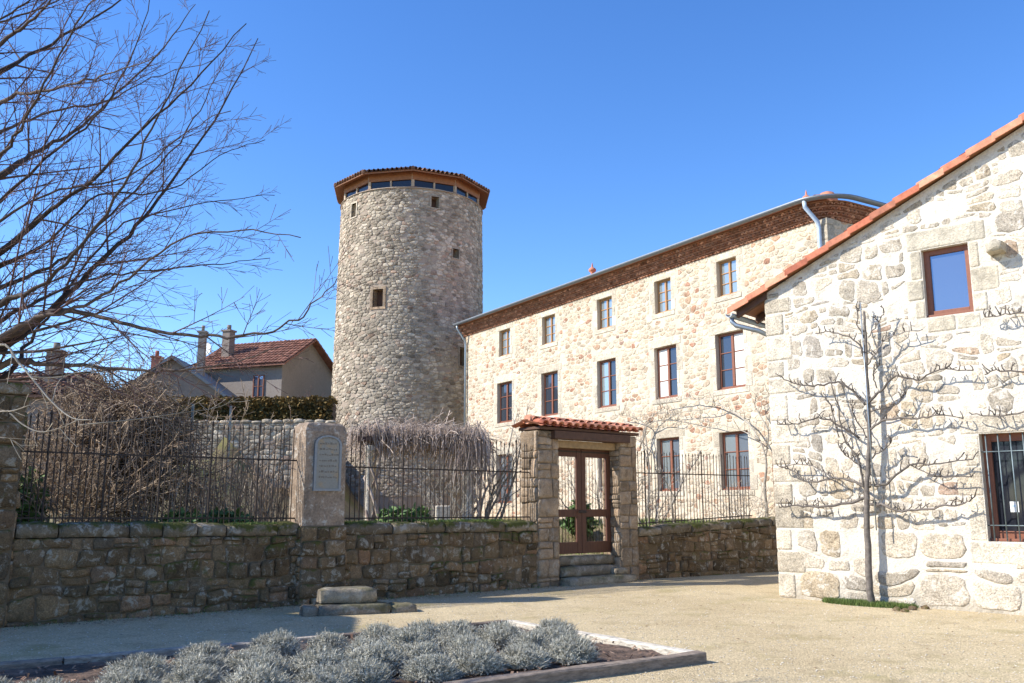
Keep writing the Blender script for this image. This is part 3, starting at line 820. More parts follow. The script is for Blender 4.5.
em = fmap(hm(U0, 0, 0), -hmN, -MD)       # right end face, u runs to the back
lm_ = fmap(hm(U1, 0, 0), -hmN, MD)
wall_sheet(wl, em, 0, DEP, 0.5, lambda u: ZE, [])
wall_sheet(wl, lm_, 0, DEP, 0.5, lambda u: ZE, [])
bm_ = fmap(hm(U0, 0, -DEP), MD, -hmN); wall_sheet(wl, bm_, 0, U1-U0, 0.5, lambda u: ZE, [])
wall_o = obj('wall', wl, M['house_joint'], house)
rng = random.Random(31)
st = MB()
ex = [(a-0.3, b_+0.3, c-0.19, d+0.3) for a, b_, c, d in holes]
def hcol(r):
    x = r.random()
    return ((r.random()*0.55 if x < 0.62 else r.uniform(0.5, 1.0)), r.random(), 0)
lay(st, hm, voronoi_cells(U0, U1, 1.0, ZE, 0.25, 0.15, 0.38, rng, 0.2), 0.028, 0.010, rng, holes=ex, keep=0.93, colf=hcol, resample=12, squareness=0.8, rough=0.14)
lay(st, em, voronoi_cells(0, DEP, 6.5, ZE, 0.32, 0.2, 0.34, rng, 0.14), 0.04, 0.014, rng, keep=0.9, colf=hcol)
obj('stonework', st, M['house_stone'], wall_o)
# corner quoins
q_ = MB(); v = 1.0; k = 0
while v < ZE-0.05:
    h_ = min(rng.uniform(0.32, 0.45), ZE-v); a = 0.55 if k % 2 else 0.32; b_ = 0.32 if k % 2 else 0.55
    q_.box(fmap(hm(U0, 0, 0.02), MD, hmN), -0.02, a, v+0.005, v+h_-0.005, -b_, 0, (rng.random(), rng.random(), .5)); v += h_; k += 1
obj('quoin', q_, M['dressed_pale'], wall_o, bevel=0.012)
cur = {(1, 0): (0,), (1, 1): (1,), (1, 2): (), (1, 3): (), (1, 4): (), (0, 0): (), (0, 1): (), (0, 2): (), (0, 3): ()}
for a, b_, z0, z1, fm_, lv, i in wins:
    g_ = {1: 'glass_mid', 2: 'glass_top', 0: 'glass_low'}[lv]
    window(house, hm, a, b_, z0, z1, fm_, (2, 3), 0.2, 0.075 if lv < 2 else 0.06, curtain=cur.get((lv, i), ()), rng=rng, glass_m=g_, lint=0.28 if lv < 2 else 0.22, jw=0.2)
# corbelled tile cornice (genoise)
cor = MB()
def corner_path(off, u_end=U1+0.05):
    """horizontal line that follows the front, a rounded corner, then the right end"""
    r = 0.55
    pts = []
    # front runs from left end to corner
    n = 12
    for k in range(n+1):
        u = u_end+(U0+r-u_end)*k/n; pts.append(hm(u, 0, off))
    c = hm(U0+r, 0, -r)
    for k in range(1, 8):
        th = math.pi/2*k/8
        pts.append(c+hmN*(math.cos(th)*(r+off))-MD*(math.sin(th)*(r+off)))
    for k in range(6): pts.append(em(r+(DEP-r)*k/5, 0, off))
    return pts
def sweep_band(mb, off0, off1, z0, z1, t=(0.4, 0.4, 0.5)):
    a = corner_path(off0); b_ = corner_path(off1)
    for i in range(len(a)-1):
        mb.hexa([a[i]+V(0, 0, z0), a[i+1]+V(0, 0, z0), b_[i+1]+V(0, 0, z0), b_[i]+V(0, 0, z0), a[i]+V(0, 0, z1), a[i+1]+V(0, 0, z1), b_[i+1]+V(0, 0, z1), b_[i]+V(0, 0, z1)], t)
def resample(pts, step):
    out = []; carry = 0
    for a, b_ in zip(pts, pts[1:]):
        d = (b_-a); L = d.length
        x = carry
        while x < L: out.append((a+d*(x/L), d.normalized())); x += step
        carry = x-L
    return out
z = ZE-0.02
for tier in range(4):
    off = 0.06+0.10*tier
    sweep_band(cor, -0.15, off-0.05, z+0.001, z+0.084, (0.1, 0.2, .5))
    sweep_band(cor, -0.15, off+0.03, z+0.085, z+0.119, (0.6, 0.4, .5))
    for p_, d_ in resample(corner_path(off), 0.17):
        nn = Vector((d_.y, -d_.x, 0));
        if nn.dot(Vector((-1, -1, 0))) < 0 and False: nn = -nn
        nn = nn if nn.dot(p_-hm(6, 0, -5)) > 0 else -nn
        t_ = (rng.random(), rng.random(), .5)
        n = 5; r_ = 0.072; outer = []; inner = []
        for q in range(n+1):
            th = math.pi*q/n
            o_ = d_*(-math.cos(th)*r_)+V(0, 0, math.sin(th)*0.077+0.002)
            i_ = d_*(-math.cos(th)*(r_-0.02))+V(0, 0, math.sin(th)*0.057+0.002)
            outer.append((p_+V(0, 0, z)+o_)); inner.append((p_+V(0, 0, z)+i_))
        vo = [cor.vert(q+nn*0.02, t_) for q in outer]; vi_ = [cor.vert(q+nn*0.02, t_) for q in inner]; vb = [cor.vert(q-nn*0.12, t_) for q in outer]; vib = [cor.vert(q-nn*0.12, t_) for q in inner]
        for q in range(n):
            cor.face((vo[q], vi_[q], vi_[q+1], vo[q+1])); cor.face((vo[q], vo[q+1], vb[q+1], vb[q]), True); cor.face((vi_[q], vib[q], vib[q+1], vi_[q+1]), True)
    z += 0.12
ZG = z
obj('cornice', cor, M['genoise'], house)
# roof with hips
ro = MB(); ov = 0.55; rz = 1.9; ov = 0.46
c1, c2, c3, c4 = hm(U1+0.15, ZG+0.02, ov), hm(U0-0.15, ZG+0.02, ov), hm(U0-0.15, ZG+0.02, -DEP-ov), hm(U1+0.15, ZG+0.02, -DEP-ov)
ra, rb = hm(U1, ZG+rz, -DEP/2), hm(U0+5, ZG+rz, -DEP/2)
for f_ in ((c1, c2, rb, ra), (c2, c3, rb), (c3, c4, ra, rb), (c4, c1, ra)): ro.poly(list(f_))
ro.poly([c1, c2, c3, c4])
S_ = (ra-hm(U1, ZG, ov)); S_ = Vector((-hmN.x*1, -hmN.y*1, rz/(DEP/2+ov)))
canal(ro, hm(U0+0.35, ZG+0.03, ov+0.03), MD, S_, U1-U0-0.9, 1.3, 0.23, 0.35, 0.055, rng=rng, seg=4)
obj('roof', ro, M['tile'], house)
# gutter
def gutter(mb, pts, r=0.085, drop=0.0):
    pts = [Vector(p) for p in pts]; rings = []
    for i, p in enumerate(pts):
        d = (pts[min(i+1, len(pts)-1)]-pts[max(i-1, 0)]).normalized(); s = d.cross(V(0, 0, 1)).normalized()
        ring = []
        for q in range(9):
            th = math.pi*q/8; ring.append(mb.vert(p+s*(math.cos(th)*r)-V(0, 0, math.sin(th)*r)))
        for q in range(8, -1, -1):
            th = math.pi*q/8; ring.append(mb.vert(p+s*(math.cos(th)*(r-0.012))-V(0, 0, math.sin(th)*(r-0.012))))
        rings.append(ring)
    for a, b_ in zip(rings, rings[1:]):
        for k in range(18): mb.face((a[k], a[(k+1) % 18], b_[(k+1) % 18], b_[k]), True)
    mb.face(rings[0][::-1]); mb.face(rings[-1])
gu = MB(); gutter(gu, [p_+V(0, 0, ZG+0.09) for p_ in corner_path(ov+0.10, U1+0.12)], 0.105); obj('gutter', gu, M['zinc_dark'], house)
def pipe(house, pts, r, mat):
    b = MB(); b.tube(pts, r, 10); obj('downpipe', b, M[mat], house)
pipe(house, [hm(17.3, ZG+0.02, 0.54), hm(17.3, ZG-0.15, 0.52), hm(17.22, ZG-0.75, 0.12), hm(17.22, ZG-0.95, 0.1), hm(17.22, 1.0, 0.1)], 0.055, 'zinc')
pipe(house, [hm(-3.75, ZG+0.02, 0.54), hm(-3.75, ZG-0.16, 0.52), hm(-3.86, ZG-0.58, 0.14), hm(-3.86, ZG-0.75, 0.11), hm(-3.86, 1.0, 0.11)], 0.062, 'zinc_blue')
# terracotta finials and hip end cap
def finial(p_, s=1.0):
    b = MB(); b.lathe(p_, [(0.05*s, 0), (0.10*s, 0.03*s), (0.06*s, 0.08*s), (0.17*s, 0.16*s), (0.19*s, 0.25*s), (0.12*s, 0.33*s), (0.05*s, 0.36*s), (0.04*s, 0.46*s), (0.005, 0.6*s)], 12)
    obj('finial', b, M['tile'], house)
pf = onY(807, 208, hm(-3.2, 0, 0.2).y); finial(V(pf.x, pf.y, ZG+0.16), 0.7)
finial(hm(6.62, ZG+0.18, 0.35), 0.8)
b = MB(); pq = onY(827, 195, 25.0); pq.z = ZG+0.1
b.lathe(pq, [(0.30, -0.1), (0.29, 0.06), (0.29, 0.1), (0.28, 0.16), (0.25, 0.24), (0.18, 0.32), (0.08, 0.36), (0.01, 0.37)], 14); obj('hip_cap', b, M['tile'], house)

# ================================================================== GABLE HOUSE (right)
GA = Vector((4.74, 16.46, 0)); GD = Vector((0.731, -0.682, 0)).normalized()
gmN = Vector((-0.682, -0.731, 0)).normalized()
gm_ = fmap(GA, GD, gmN)
gh = thing('gable_house', 'near cream rubble stone house end with sloping red tile verge and barred window', 'house', gm_(2, 0, 0))
RIDGE = 6.2; EZ = 5.5; SL = 0.4385
def gtop(u): return EZ+SL*(u if u < RIDGE else 2*RIDGE-u)
gholes = [(2.85, 3.58, 4.64, 5.79), (3.48, 5.05, 1.06, 2.70)]
wl = MB(); wall_sheet(wl, gm_, 0, 2*RIDGE, -0.1, gtop, gholes, 0.26, extra=(RIDGE,))
sm2 = fmap(gm_(0, 0, 0), -gmN, -GD); wall_sheet(wl, sm2, 0, 6, -0.1, lambda u: EZ-0.02, [])
sm3 = fmap(gm_(2*RIDGE, 0, 0), -gmN, GD); wall_sheet(wl, sm3, 0, 6, -0.1, lambda u: EZ-0.02, [])
bk = fmap(gm_(0, 0, -6), GD, -gmN); wall_sheet(wl, bk, 0, 2*RIDGE, -0.1, gtop, [], extra=(RIDGE,))
gw = obj('wall', wl, M['gable_joint'], gh)
rng = random.Random(41); st = MB()
gex = [(2.58, 3.88, 4.36, 6.12), (3.2, 5.3, 0.78, 2.98), (0, 0.36, 0, 5.4)]
topc = [(0, EZ-0.1, -SL, 1), (RIDGE*2, EZ-0.1, SL, 1)]
def gcol(r): return (r.uniform(0.15, 0.8) if r.random() < 0.8 else r.random(), r.random()**0.6, 0)
lay(st, gm_, coursed_cells(0, 2*RIDGE, 1.2, 8.6, 0.14, 0.30, 0.13, 0.45, rng, 0.8, 0.35), 0.040, 0.006, rng, holes=gex, keep=0.82, top=topc, colf=gcol, resample=16, squareness=0.6, rough=0.26)
lay(st, gm_, coursed_cells(0, 2*RIDGE, 0.02, 1.2, 0.34, 0.5, 0.3, 0.85, rng, 0.5, 0.4), 0.05, 0.012, rng, holes=gex, keep=0.9, colf=gcol, resample=18, squareness=0.5, rough=0.14)
obj('stonework', st, M['gable_stone'], gw)
q_ = MB(); v = 0.0; k = 0
while v < EZ-0.1:
    h_ = min(rng.uniform(0.28, 0.5), EZ-v); a = rng.uniform(0.48, 0.62) if k % 2 else rng.uniform(0.26, 0.36)
    q_.box(fmap(gm_(0, 0, 0.016), GD, gmN), -0.016, a, v+0.012, v+h_-0.012, -0.4, rng.uniform(-.006, .006), (rng.random(), rng.random(), .5)); v += h_; k += 1
obj('quoin', q_, M['dressed_pale'], gw, bevel=0.03)
# windows with their own surrounds
wu = window(gh, gm_, 2.85, 3.58, 4.64, 5.79, 'wood_frame', (1, 1), 0.17, 0.09, surround=False, label='single pane upper window without bars')
s = MB()
def blk(s, m, a, b_, c, d, pr=0.012):
    s.box(m, a+0.006, b_-0.006, c+0.006, d-0.006, -0.15, pr+rng.uniform(-.004, .006), (rng.random(), rng.random(), .5))
blk(s, gm_, 2.62, 3.86, 5.79, 6.13); blk(s, gm_, 2.66, 2.85, 5.3, 5.79); blk(s, gm_, 2.58, 2.85, 4.95, 5.3); blk(s, gm_, 2.68, 2.85, 4.64, 4.95)
blk(s, gm_, 3.58, 3.74, 5.35, 5.79); blk(s, gm_, 3.58, 4.0, 4.95, 5.35); blk(s, gm_, 3.58, 3.8, 4.64, 4.95); blk(s, gm_, 2.85, 3.3, 4.38, 4.64); blk(s, gm_, 3.3, 3.68, 4.38, 4.64)
obj('surround', s, M['dressed'], wu, bevel=0.025)
wd_ = window(gh, gm_, 3.48, 5.05, 1.06, 2.70, 'wood_frame', (2, 1), 0.22, 0.12, surround=False, glass_m='glass_dark', label='lower window behind iron bars')
s = MB(); blk(s, gm_, 3.2, 5.35, 2.70, 3.0); blk(s, gm_, 3.24, 3.48, 2.2, 2.7); blk(s, gm_, 3.1, 3.48, 1.75, 2.2); blk(s, gm_, 3.22, 3.48, 1.06, 1.75); blk(s, gm_, 5.05, 5.3, 1.06, 1.9); blk(s, gm_, 5.05, 5.4, 1.9, 2.7); blk(s, gm_, 3.2, 5.3, 0.72, 1.06)
obj('surround', s, M['dressed_pale'], wd_, bevel=0.025)
gr = thing_part('grille', wd_)
for k in range(9):
    x = 3.56+k*0.175; b = MB(); b.tube([gm_(x, 1.07, -0.05), gm_(x, 2.69, -0.05)], 0.011, 6); obj('bar', b, M['grey_metal'], wd_)
for zz in (1.30, 2.42):
    b = MB(); b.tube([gm_(3.48, zz, -0.05), gm_(5.05, zz, -0.05)], 0.009, 6); obj('crossbar', b, M['grey_metal'], wd_)
bpy.data.objects.remove(gr)
b = MB(); b.box(gm_, 3.78, 3.90, 1.50, 1.66, -0.195, -0.19); obj('sticker', b, M['white'], wd_)
b = MB(); b.box(gm_, 3.80, 3.88, 1.575, 1.61, -0.189, -0.187); obj('sticker_band', b, M['zinc_blue'], wd_)
# roof
ro = MB(); OV = 0.14; LE = -0.62
def slope_pts(side):
    s_ = 1 if side == 0 else -1
    e = LE if side == 0 else 2*RIDGE-LE
    return (e, EZ+SL*LE+0.0), (RIDGE, EZ+SL*RIDGE)
th_ = 0.07
decks = MB()
for side in (0, 1):
    (ea, za), (rb_, zb) = slope_pts(side)
    decks.hexa([gm_(ea, za+0.03, OV-0.03), gm_(rb_, zb+0.03, OV-0.03), gm_(rb_, zb+0.03, -6.2), gm_(ea, za+0.03, -6.2), gm_(ea, za+0.06, OV-0.03), gm_(rb_, zb+0.06, OV-0.03), gm_(rb_, zb+0.06, -6.2), gm_(ea, za+0.06, -6.2)])
rfo = obj('roof', decks, M['wood_orange'], gh)
tl = MB()
S_ = GD*1.0+V(0, 0, SL)
canal(tl, gm_(LE-0.03, EZ+SL*LE+0.07, 0.02), -gmN, S_, 6.1, (RIDGE-LE)*math.hypot(1, SL), 0.22, 0.36, 0.05, rng=rng, seg=4)
S2 = -GD*1.0+V(0, 0, SL)
canal(tl, gm_(2*RIDGE-LE+0.03, EZ+SL*LE+0.07, 0.02), -gmN, S2, 6.1, (RIDGE-LE)*math.hypot(1, SL), 0.22, 0.36, 0.05, rng=rng, seg=4)
obj('tiles', tl, M['tile'], rfo)
# verge tiles: overlapping L-shaped pieces
vt = MB(); n = 17; L = (RIDGE-LE+0.03); stp_ = L/n
for side in (0, 1):
    for k in range(n):
        a = LE-0.03+k*stp_-0.06; b_ = a+stp_+0.05
        za, zb = EZ+SL*a+0.085, EZ+SL*b_+0.05; x0, x1 = a, b_
        if side: x0, x1 = 2*RIDGE-b_, 2*RIDGE-a; za, zb = zb, za
        t_ = (rng.random(), rng.random(), .5); j_ = rng.uniform(0, 0.012)
        vt.hexa([gm_(x0, za-0.075, OV-0.002+j_), gm_(x1, zb-0.075, OV-0.002+j_), gm_(x1, zb-0.075, OV+0.02+j_), gm_(x0, za-0.075, OV+0.02+j_), gm_(x0, za+0.045, OV-0.002+j_), gm_(x1, zb+0.045, OV-0.002+j_), gm_(x1, zb+0.045, OV+0.02+j_), gm_(x0, za+0.045, OV+0.02+j_)], t_)
        vt.hexa([gm_(x0, za+0.02, -0.12), gm_(x1, zb+0.02, -0.12), gm_(x1, zb+0.02, OV-0.004+j_), gm_(x0, za+0.02, OV-0.004+j_), gm_(x0, za+0.07, -0.10), gm_(x1, zb+0.07, -0.10), gm_(x1, zb+0.048, OV+0.018+j_), gm_(x0, za+0.048, OV+0.018+j_)], t_)
obj('verge_tile', vt, M['tile'], rfo, bevel=0.006)
rt = MB()
for k in range(10):
    for dd in (-0.05-k*0.6,): pass
# rafters under the eave
for k in range(8):
    b = MB(); d = 0.04-k*0.75
    b.hexa([gm_(LE+0.04, EZ+SL*LE-0.10, d), gm_(0.05, EZ-0.10, d), gm_(0.05, EZ-0.10, d-0.09), gm_(LE+0.04, EZ+SL*LE-0.10, d-0.09), gm_(LE+0.04, EZ+SL*LE+0.02, d), gm_(0.05, EZ+0.02, d), gm_(0.05, EZ+0.02, d-0.09), gm_(LE+0.04, EZ+SL*LE+0.02, d-0.09)])
    obj('rafter', b, M['wood_beam'], rfo)
gz = EZ+SL*LE-0.02
gu = MB(); gutter(gu, [gm_(LE-0.07, gz, OV), gm_(LE-0.07, gz-0.02, -6.1)], 0.075); obj('gutter', gu, M['zinc'], gh)
pipe(gh, [gm_(LE-0.07, gz-0.06, 0.02), gm_(LE-0.07, gz-0.14, 0.02), gm_(LE+0.0, gz-0.22, 0.0), gm_(-0.22, gz-0.36, -0.1), gm_(-0.09, gz-0.45, -0.3), gm_(-0.07, gz-0.6, -0.36), gm_(-0.07, 0.05, -0.36)], 0.045, 'zinc')
b = MB(); rough_block(b, gm_, 3.90, 4.14, 5.50, 5.67, -0.1, 0.28, rng, n=4); obj('corbel_stone', b, M['dressed'], gh)
b = MB(); b.tube([gm_(-0.03, 5.60, 0.05), gm_(0.45, 5.68, 0.04)], 0.012, 6); obj('iron_rod', b, M['iron'], gh)

# ================================================================== TOWER
TC = Vector((-5.56, 48.0, 0)); TR = 3.86; TZ = 17.75
tw = thing('round_tower', 'tall round rubble stone tower with low tiled roof and small openings', 'tower', (TC.x, TC.y, 2.5))
ang0 = math.atan2(-TC.y, -TC.x)     # towards the camera
def tm(u, v, d=0):                  # u measured along the circumference, 0 facing the camera, + to the right
    r = TR+0.24*(1-(v-2)/16)+d
    th = ang0+u/TR
    return Vector((TC.x+r*math.cos(th), TC.y+r*math.sin(th), v))
tws = []
def twin(px, py, wpx, hpx):
    # find u from px
    for it in range(-600, 600):
        u = it*0.01
        p_ = tm(u, 12, 0)
        F_ = p_.y*cP+(p_.z-1.6)*sP
        if F_ <= 0: continue
        x = 512+F_PX*p_.x/F_
        if x >= px: break
    zc = onY(px, py, p_.y).z
    return u, zc, p_.y
CIRC = 2*math.pi*TR
ws = []
for px, py, w_, h_ in ((350, 210, 0.42, 0.75), (434, 202, 0.42, 0.6), (455.5, 253.5, 0.4, 0.5), (378, 298, 0.55, 0.92), (463.5, 357, 0.6, 0.95)):
    u, zc, _ = twin(px, py, 0, 0)
    ws.append((u-w_/2, u+w_/2, zc-h_/2, zc+h_/2))
wl = MB(); NS = 96
us = sorted(set([round(-CIRC/2+CIRC*k/NS, 4) for k in range(NS+1)]+[round(x, 4) for h in ws for x in h[:2]]))
vs = sorted(set([0.5]+[2+1.0*k for k in range(16)]+[TZ]+[round(x, 4) for h in ws for x in h[2:]]))
for a, b_ in zip(us, us[1:]):
    for c, d in zip(vs, vs[1:]):
        um, vm = (a+b_)/2, (c+d)/2
        if any(h[0] < um < h[1] and h[2] < vm < h[3] for h in ws): continue
        wl.poly([tm(a, c), tm(b_, c), tm(b_, d), tm(a, d)])
two = obj('wall', wl, M['tower_joint'], tw)
rng = random.Random(51); st = MB()
ex = [(a-0.04, b_+0.04, c-0.04, d+0.04) for a, b_, c, d in ws]; ex[3] = (ws[3][0]-0.2, ws[3][1]+0.2, ws[3][2]-0.2, ws[3][3]+0.22)
lay(st, tm, voronoi_cells(-CIRC/2, CIRC/2, 2.0, TZ, 0.24, 0.14, 0.42, rng, 0.2), 0.014, 0.024, rng, holes=ex, keep=0.95, resample=9, squareness=0.92, rough=0.16, dvar=0.7)
obj('stonework', st, M['tower_stone'], two)
for i, (a, b_, c, d) in enumerate(ws):
    wn = thing_part('window', tw)
    s = MB()
    for (x0, x1, y0, y1) in ((a-0.02, b_+0.02, c-0.02, d+0.02),):
        r = -0.55
        P_ = [(a, c), (b_, c), (b_, d), (a, d)]
        for k in range(4):
            p_, q = P_[k], P_[(k+1) % 4]; s.poly([tm(*p_, 0.0), tm(*q, 0.0), tm(*q, r), tm(*p_, r)])
        e = 0.13 if i == 3 else 0.06
        dd = 0.05
        for (x0, x1, y0, y1) in ((a-e, a, c, d), (b_, b_+e, c, d), (a-e, b_+e, d, d+e), (a-e, b_+e, c-e*0.9, c)):
            s.hexa([tm(x0, y0, -0.1), tm(x1, y0, -0.1), tm(x1, y0, dd), tm(x0, y0, dd), tm(x0, y1, -0.1), tm(x1, y1, -0.1), tm(x1, y1, dd), tm(x0, y1, dd)], (rng.random(), rng.random(), .5))
    obj('surround', s, M['pillar_stone'] if i == 3 else M['tower_stone'], wn)
    s = MB(); s.poly([tm(a, c, -0.4), tm(b_, c, -0.4), tm(b_, d, -0.4), tm(a, d, -0.4)]); obj('shutter', s, M['wood_beam'], wn)
# timber lantern under the roof: ten sides
RP = 4.36; ez = TZ+0.75
def dec(k, r, z_): 
    th = ang0+math.pi*2*k/10; return Vector((TC.x+r*math.cos(th), TC.y+r*math.sin(th), z_))
ri = 3.76
sf = MB(); gl = MB()
for k in range(10):
    a, b_ = dec(k, ri, 0), dec(k+1, ri, 0)
    gl.poly([a+V(0, 0, TZ-0.25), b_+V(0, 0, TZ-0.25), b_+V(0, 0, ez+0.05), a+V(0, 0, ez+0.05)])
    for f0, f1 in ((-0.03, 0.03), (0.48, 0.52)):
        mm = fmap(a, b_-a); L = (b_-a).length
        ps = MB(); ps.box(mm, L*f0, L*f1, TZ-0.1, ez+0.02, -0.1, 0.07); obj('post', ps, M['wood_post'], tw)
    ao, bo = dec(k, RP, ez-0.06), dec(k+1, RP, ez-0.06); ai, bi = dec(k, ri-0.1, ez+0.16), dec(k+1, ri-0.1, ez+0.16)
    sf.hexa([ai, bi, bo, ao, ai+V(0, 0, .04), bi+V(0, 0, .04), bo+V(0, 0, .1), ao+V(0, 0, .1)])
    af, bf = dec(k, ri+0.02, TZ+0.42), dec(k+1, ri+0.02, TZ+0.42); ag, bg_ = dec(k, ri+0.09, TZ+0.42), dec(k+1, ri+0.09, TZ+0.42)
    sf.hexa([af, bf, bg_, ag, af+V(0, 0, .42), bf+V(0, 0, .42), bg_+V(0, 0, .42), ag+V(0, 0, .42)])
    # top ring beam on the wall
    ag, bg_ = dec(k, ri-0.2, TZ-0.12), dec(k+1, ri-0.2, TZ-0.12); ah, bh = dec(k, ri+0.1, TZ-0.12), dec(k+1, ri+0.1, TZ-0.12)
    sf.hexa([ag, bg_, bh, ah, ag+V(0, 0, .16), bg_+V(0, 0, .16), bh+V(0, 0, .16), ah+V(0, 0, .16)])
gb_ = obj('glazing', gl, M['glass_dark'], tw); obj('soffit', sf, M['wood_orange'], tw)
cp = MB(); cp.lathe((TC.x, TC.y, TZ-0.08), [(TR+0.08, 0.0), (TR+0.08, 0.03), (0.1, 0.04)], 60); obj('wall_top', cp, M['tower_joint'], tw)
rf = MB(); slope = rad(16)
for k in range(10):
    a, b_ = dec(k, RP+0.03, ez), dec(k+1, RP+0.03, ez)
    mid = (a+b_)/2; inw = (Vector((TC.x, TC.y, ez))-mid); ap_ = inw.length
    S_ = (inw.normalized()*math.cos(slope)+V(0, 0, math.sin(slope)))
    La = (b_-a).length; Ls = ap_/math.cos(slope)
    canal(rf, a, b_-a, S_, La, Ls, 0.25, 0.36, 0.10, lim=lambda x: max(0.1, Ls*(1-abs(x-La/2)/(La/2))), rng=rng, seg=4)
    apex = Vector((TC.x, TC.y, ez+ap_*math.tan(slope)))
    rf.poly([a, b_, apex])
    nn_ = 12
    for q in range(nn_):
        p0 = a+(apex-a)*(q/nn_); p1 = a+(apex-a)*((q+1.1)/nn_)
        rf.tube([p0+V(0, 0, 0.07), p1+V(0, 0, 0.05)], [0.12, 0.095], 8, True, (rng.random(), rng.random(), .5))
rf.lathe((TC.x, TC.y, ez+ap_*math.tan(slope)), [(0.3, 0), (0.3, 0.1), (0.1, 0.2), (0.01, 0.25)], 10)
obj('tiled_roof', rf, M['tile_dark'], tw)

# ================================================================== BACKGROUND HOUSES
# includes an added barn, unseen left of the frame, only there to shade the gravel
def simple_house(name, label, O, U, wid, dep, zb, ze, zr, wallm, roofm, gable_side='ends', ov=0.35, chim=(), wins=(), tilep=0.25, barge=None):
    m = fmap((O.x, O.y, 0), U)
    h = thing(name, label, 'house', m(wid/2, zb, -dep/2))
    b = MB()
    # ridge runs along U if 'ends', along depth if 'front'
    if gable_side == 'ends':
        b.poly([m(0, zb, 0), m(wid, zb, 0), m(wid, ze, 0), m(0, ze, 0)]); b.poly([m(wid, zb, -dep), m(0, zb, -dep), m(0, ze, -dep), m(wid, ze, -dep)])
        for x in (0, wid): b.poly([m(x, zb, 0), m(x, zb, -dep), m(x, ze, -dep), m(x, zr, -dep/2), m(x, ze, 0)])
    else:
        for y in (0, -dep): b.poly([m(0, zb, y), m(wid, zb, y), m(wid, ze, y), m(wid/2, zr, y), m(0, ze, y)])
        for x in (0, wid): b.poly([m(x, zb, 0), m(x, zb, -dep), m(x, ze, -dep), m(x, ze, 0)])
    w_ = obj('wall', b, M[wallm], h)
    r = MB(); t_ = MB()
    if gable_side == 'ends':
        sl_ = (zr-ze)/(dep/2)
        for s_ in (0, 1):
            y0 = ov if s_ == 0 else -dep-ov; z0 = ze-ov*sl_
            P_ = [m(-ov, z0, y0), m(wid+ov, z0, y0), m(wid+ov, zr, -dep/2), m(-ov, zr, -dep/2)]
            r.hexa(P_+[p_+V(0, 0, .1) for p_ in P_])
            S_ = (P_[3]-P_[0]); canal(t_, P_[0]+V(0, 0, .1), P_[1]-P_[0], S_, wid+2*ov, S_.length, tilep, 0.4, 0.05, rng=R, seg=3)
    else:
        sl_ = (zr-ze)/(wid/2)
        for s_ in (0, 1):
            x0 = -ov if s_ == 0 else wid+ov; z0 = ze-ov*sl_
            P_ = [m(x0, z0, ov), m(x0, z0, -dep-ov), m(wid/2, zr, -dep-ov), m(wid/2, zr, ov)]
            r.hexa(P_+[p_+V(0, 0, .16) for p_ in P_])
    ro_ = obj('roof', r, M[barge or roofm], h)
    if t_.v: obj('tiles', t_, M[roofm], ro_)
    for (cu, cd, cw, z0, z1, mt) in chim:
        c = MB(); c.box(m, cu-cw/2, cu+cw/2, z0, z1, cd-cw/2, cd+cw/2); c.box(m, cu-cw/2-.06, cu+cw/2+.06, z1+0.003, z1+.1, cd-cw/2-.06, cd+cw/2+.06)
        c.tube([m(cu, z1+.1, cd), m(cu, z1+.4, cd)], cw*0.25, 8)
        obj('chimney', c, M[mt], ro_)
    for (a, b_, c, d) in wins:
        window(h, fmap(m(0, 0, 0.21), U), a, b_, c, d, 'wood_frame', (2, 2), 0.2, 0.06, surround=False, sill_w=False, glass_m='glass')
    return h, m
# red roofed house: front-left face seen from (205..300), gable to right
pA = onY(300, 366, 52); 
hA, mA = simple_house('village_house', 'grey rendered village house with red tiled roof and stone chimney beyond the hedge', onY(202, 366, 50), Vector((0.94, -0.34, 0)), 5.3, 5.2, 3.5, 9.3, 10.85, 'render_wall', 'tile_far', 'ends', 0.45,
    chim=((1.0, -0.9, 0.5, 9.4, 11.35, 'render_dark'),), wins=((3.5, 4.2, 7.35, 8.6),))
b = MB(); c_ = mA(0.55, 10.2, 0.35)
b.tube([c_, c_+V(0.1, 0.12, 0.0)], [0.36, 0.22], 18); b.tube([c_+V(0, 0.1, 0), c_+V(0.25, 0.9, -0.25)], 0.03, 6)
tag(obj('satellite_dish', b, M['white'], None, loc=c_), 'white satellite dish beside the stone chimney of the red roofed house', 'dish')
hB, mB_ = simple_house('village_house', 'low grey gabled house with slate edged roof and tall narrow chimneys behind the tangled bush', onY(120, 400, 44), Vector((1, 0.05, 0)), 4.9, 7, 3.5, 7.0, 8.75, 'render_dark', 'slate', 'front', 0.35,
    chim=((0.95, -2, 0.42, 7.2, 9.1, 'brick'), (3.45, -1.2, 0.34, 7.6, 10.3, 'render_wall')), barge='slate')
hC, mC = simple_house('village_house', 'grey farmhouse with low tiled roof behind the far left stone pillar', onY(-60, 420, 32), Vector((1, 0.05, 0)), 3.9, 6, 3.0, 5.5, 6.6, 'render_dark', 'tile_dark', 'ends', 0.3,
    chim=((3.1, -1.6, 0.5, 5.6, 7.3, 'render_dark'),))

bdir = Vector((0.62, 0.785, 0)).normalized()  # direction of the added, unseen barn that casts the gravel shade
simple_house('added_shade_barn', 'added unseen rendered barn outside the left edge, placed to shade the gravel by the wall', Vector((-11.0, 8.0, 0)), bdir, 3.5, 5, -0.1, 4.9, 6.2, 'render_wall', 'tile_far', 'ends', 0.3)
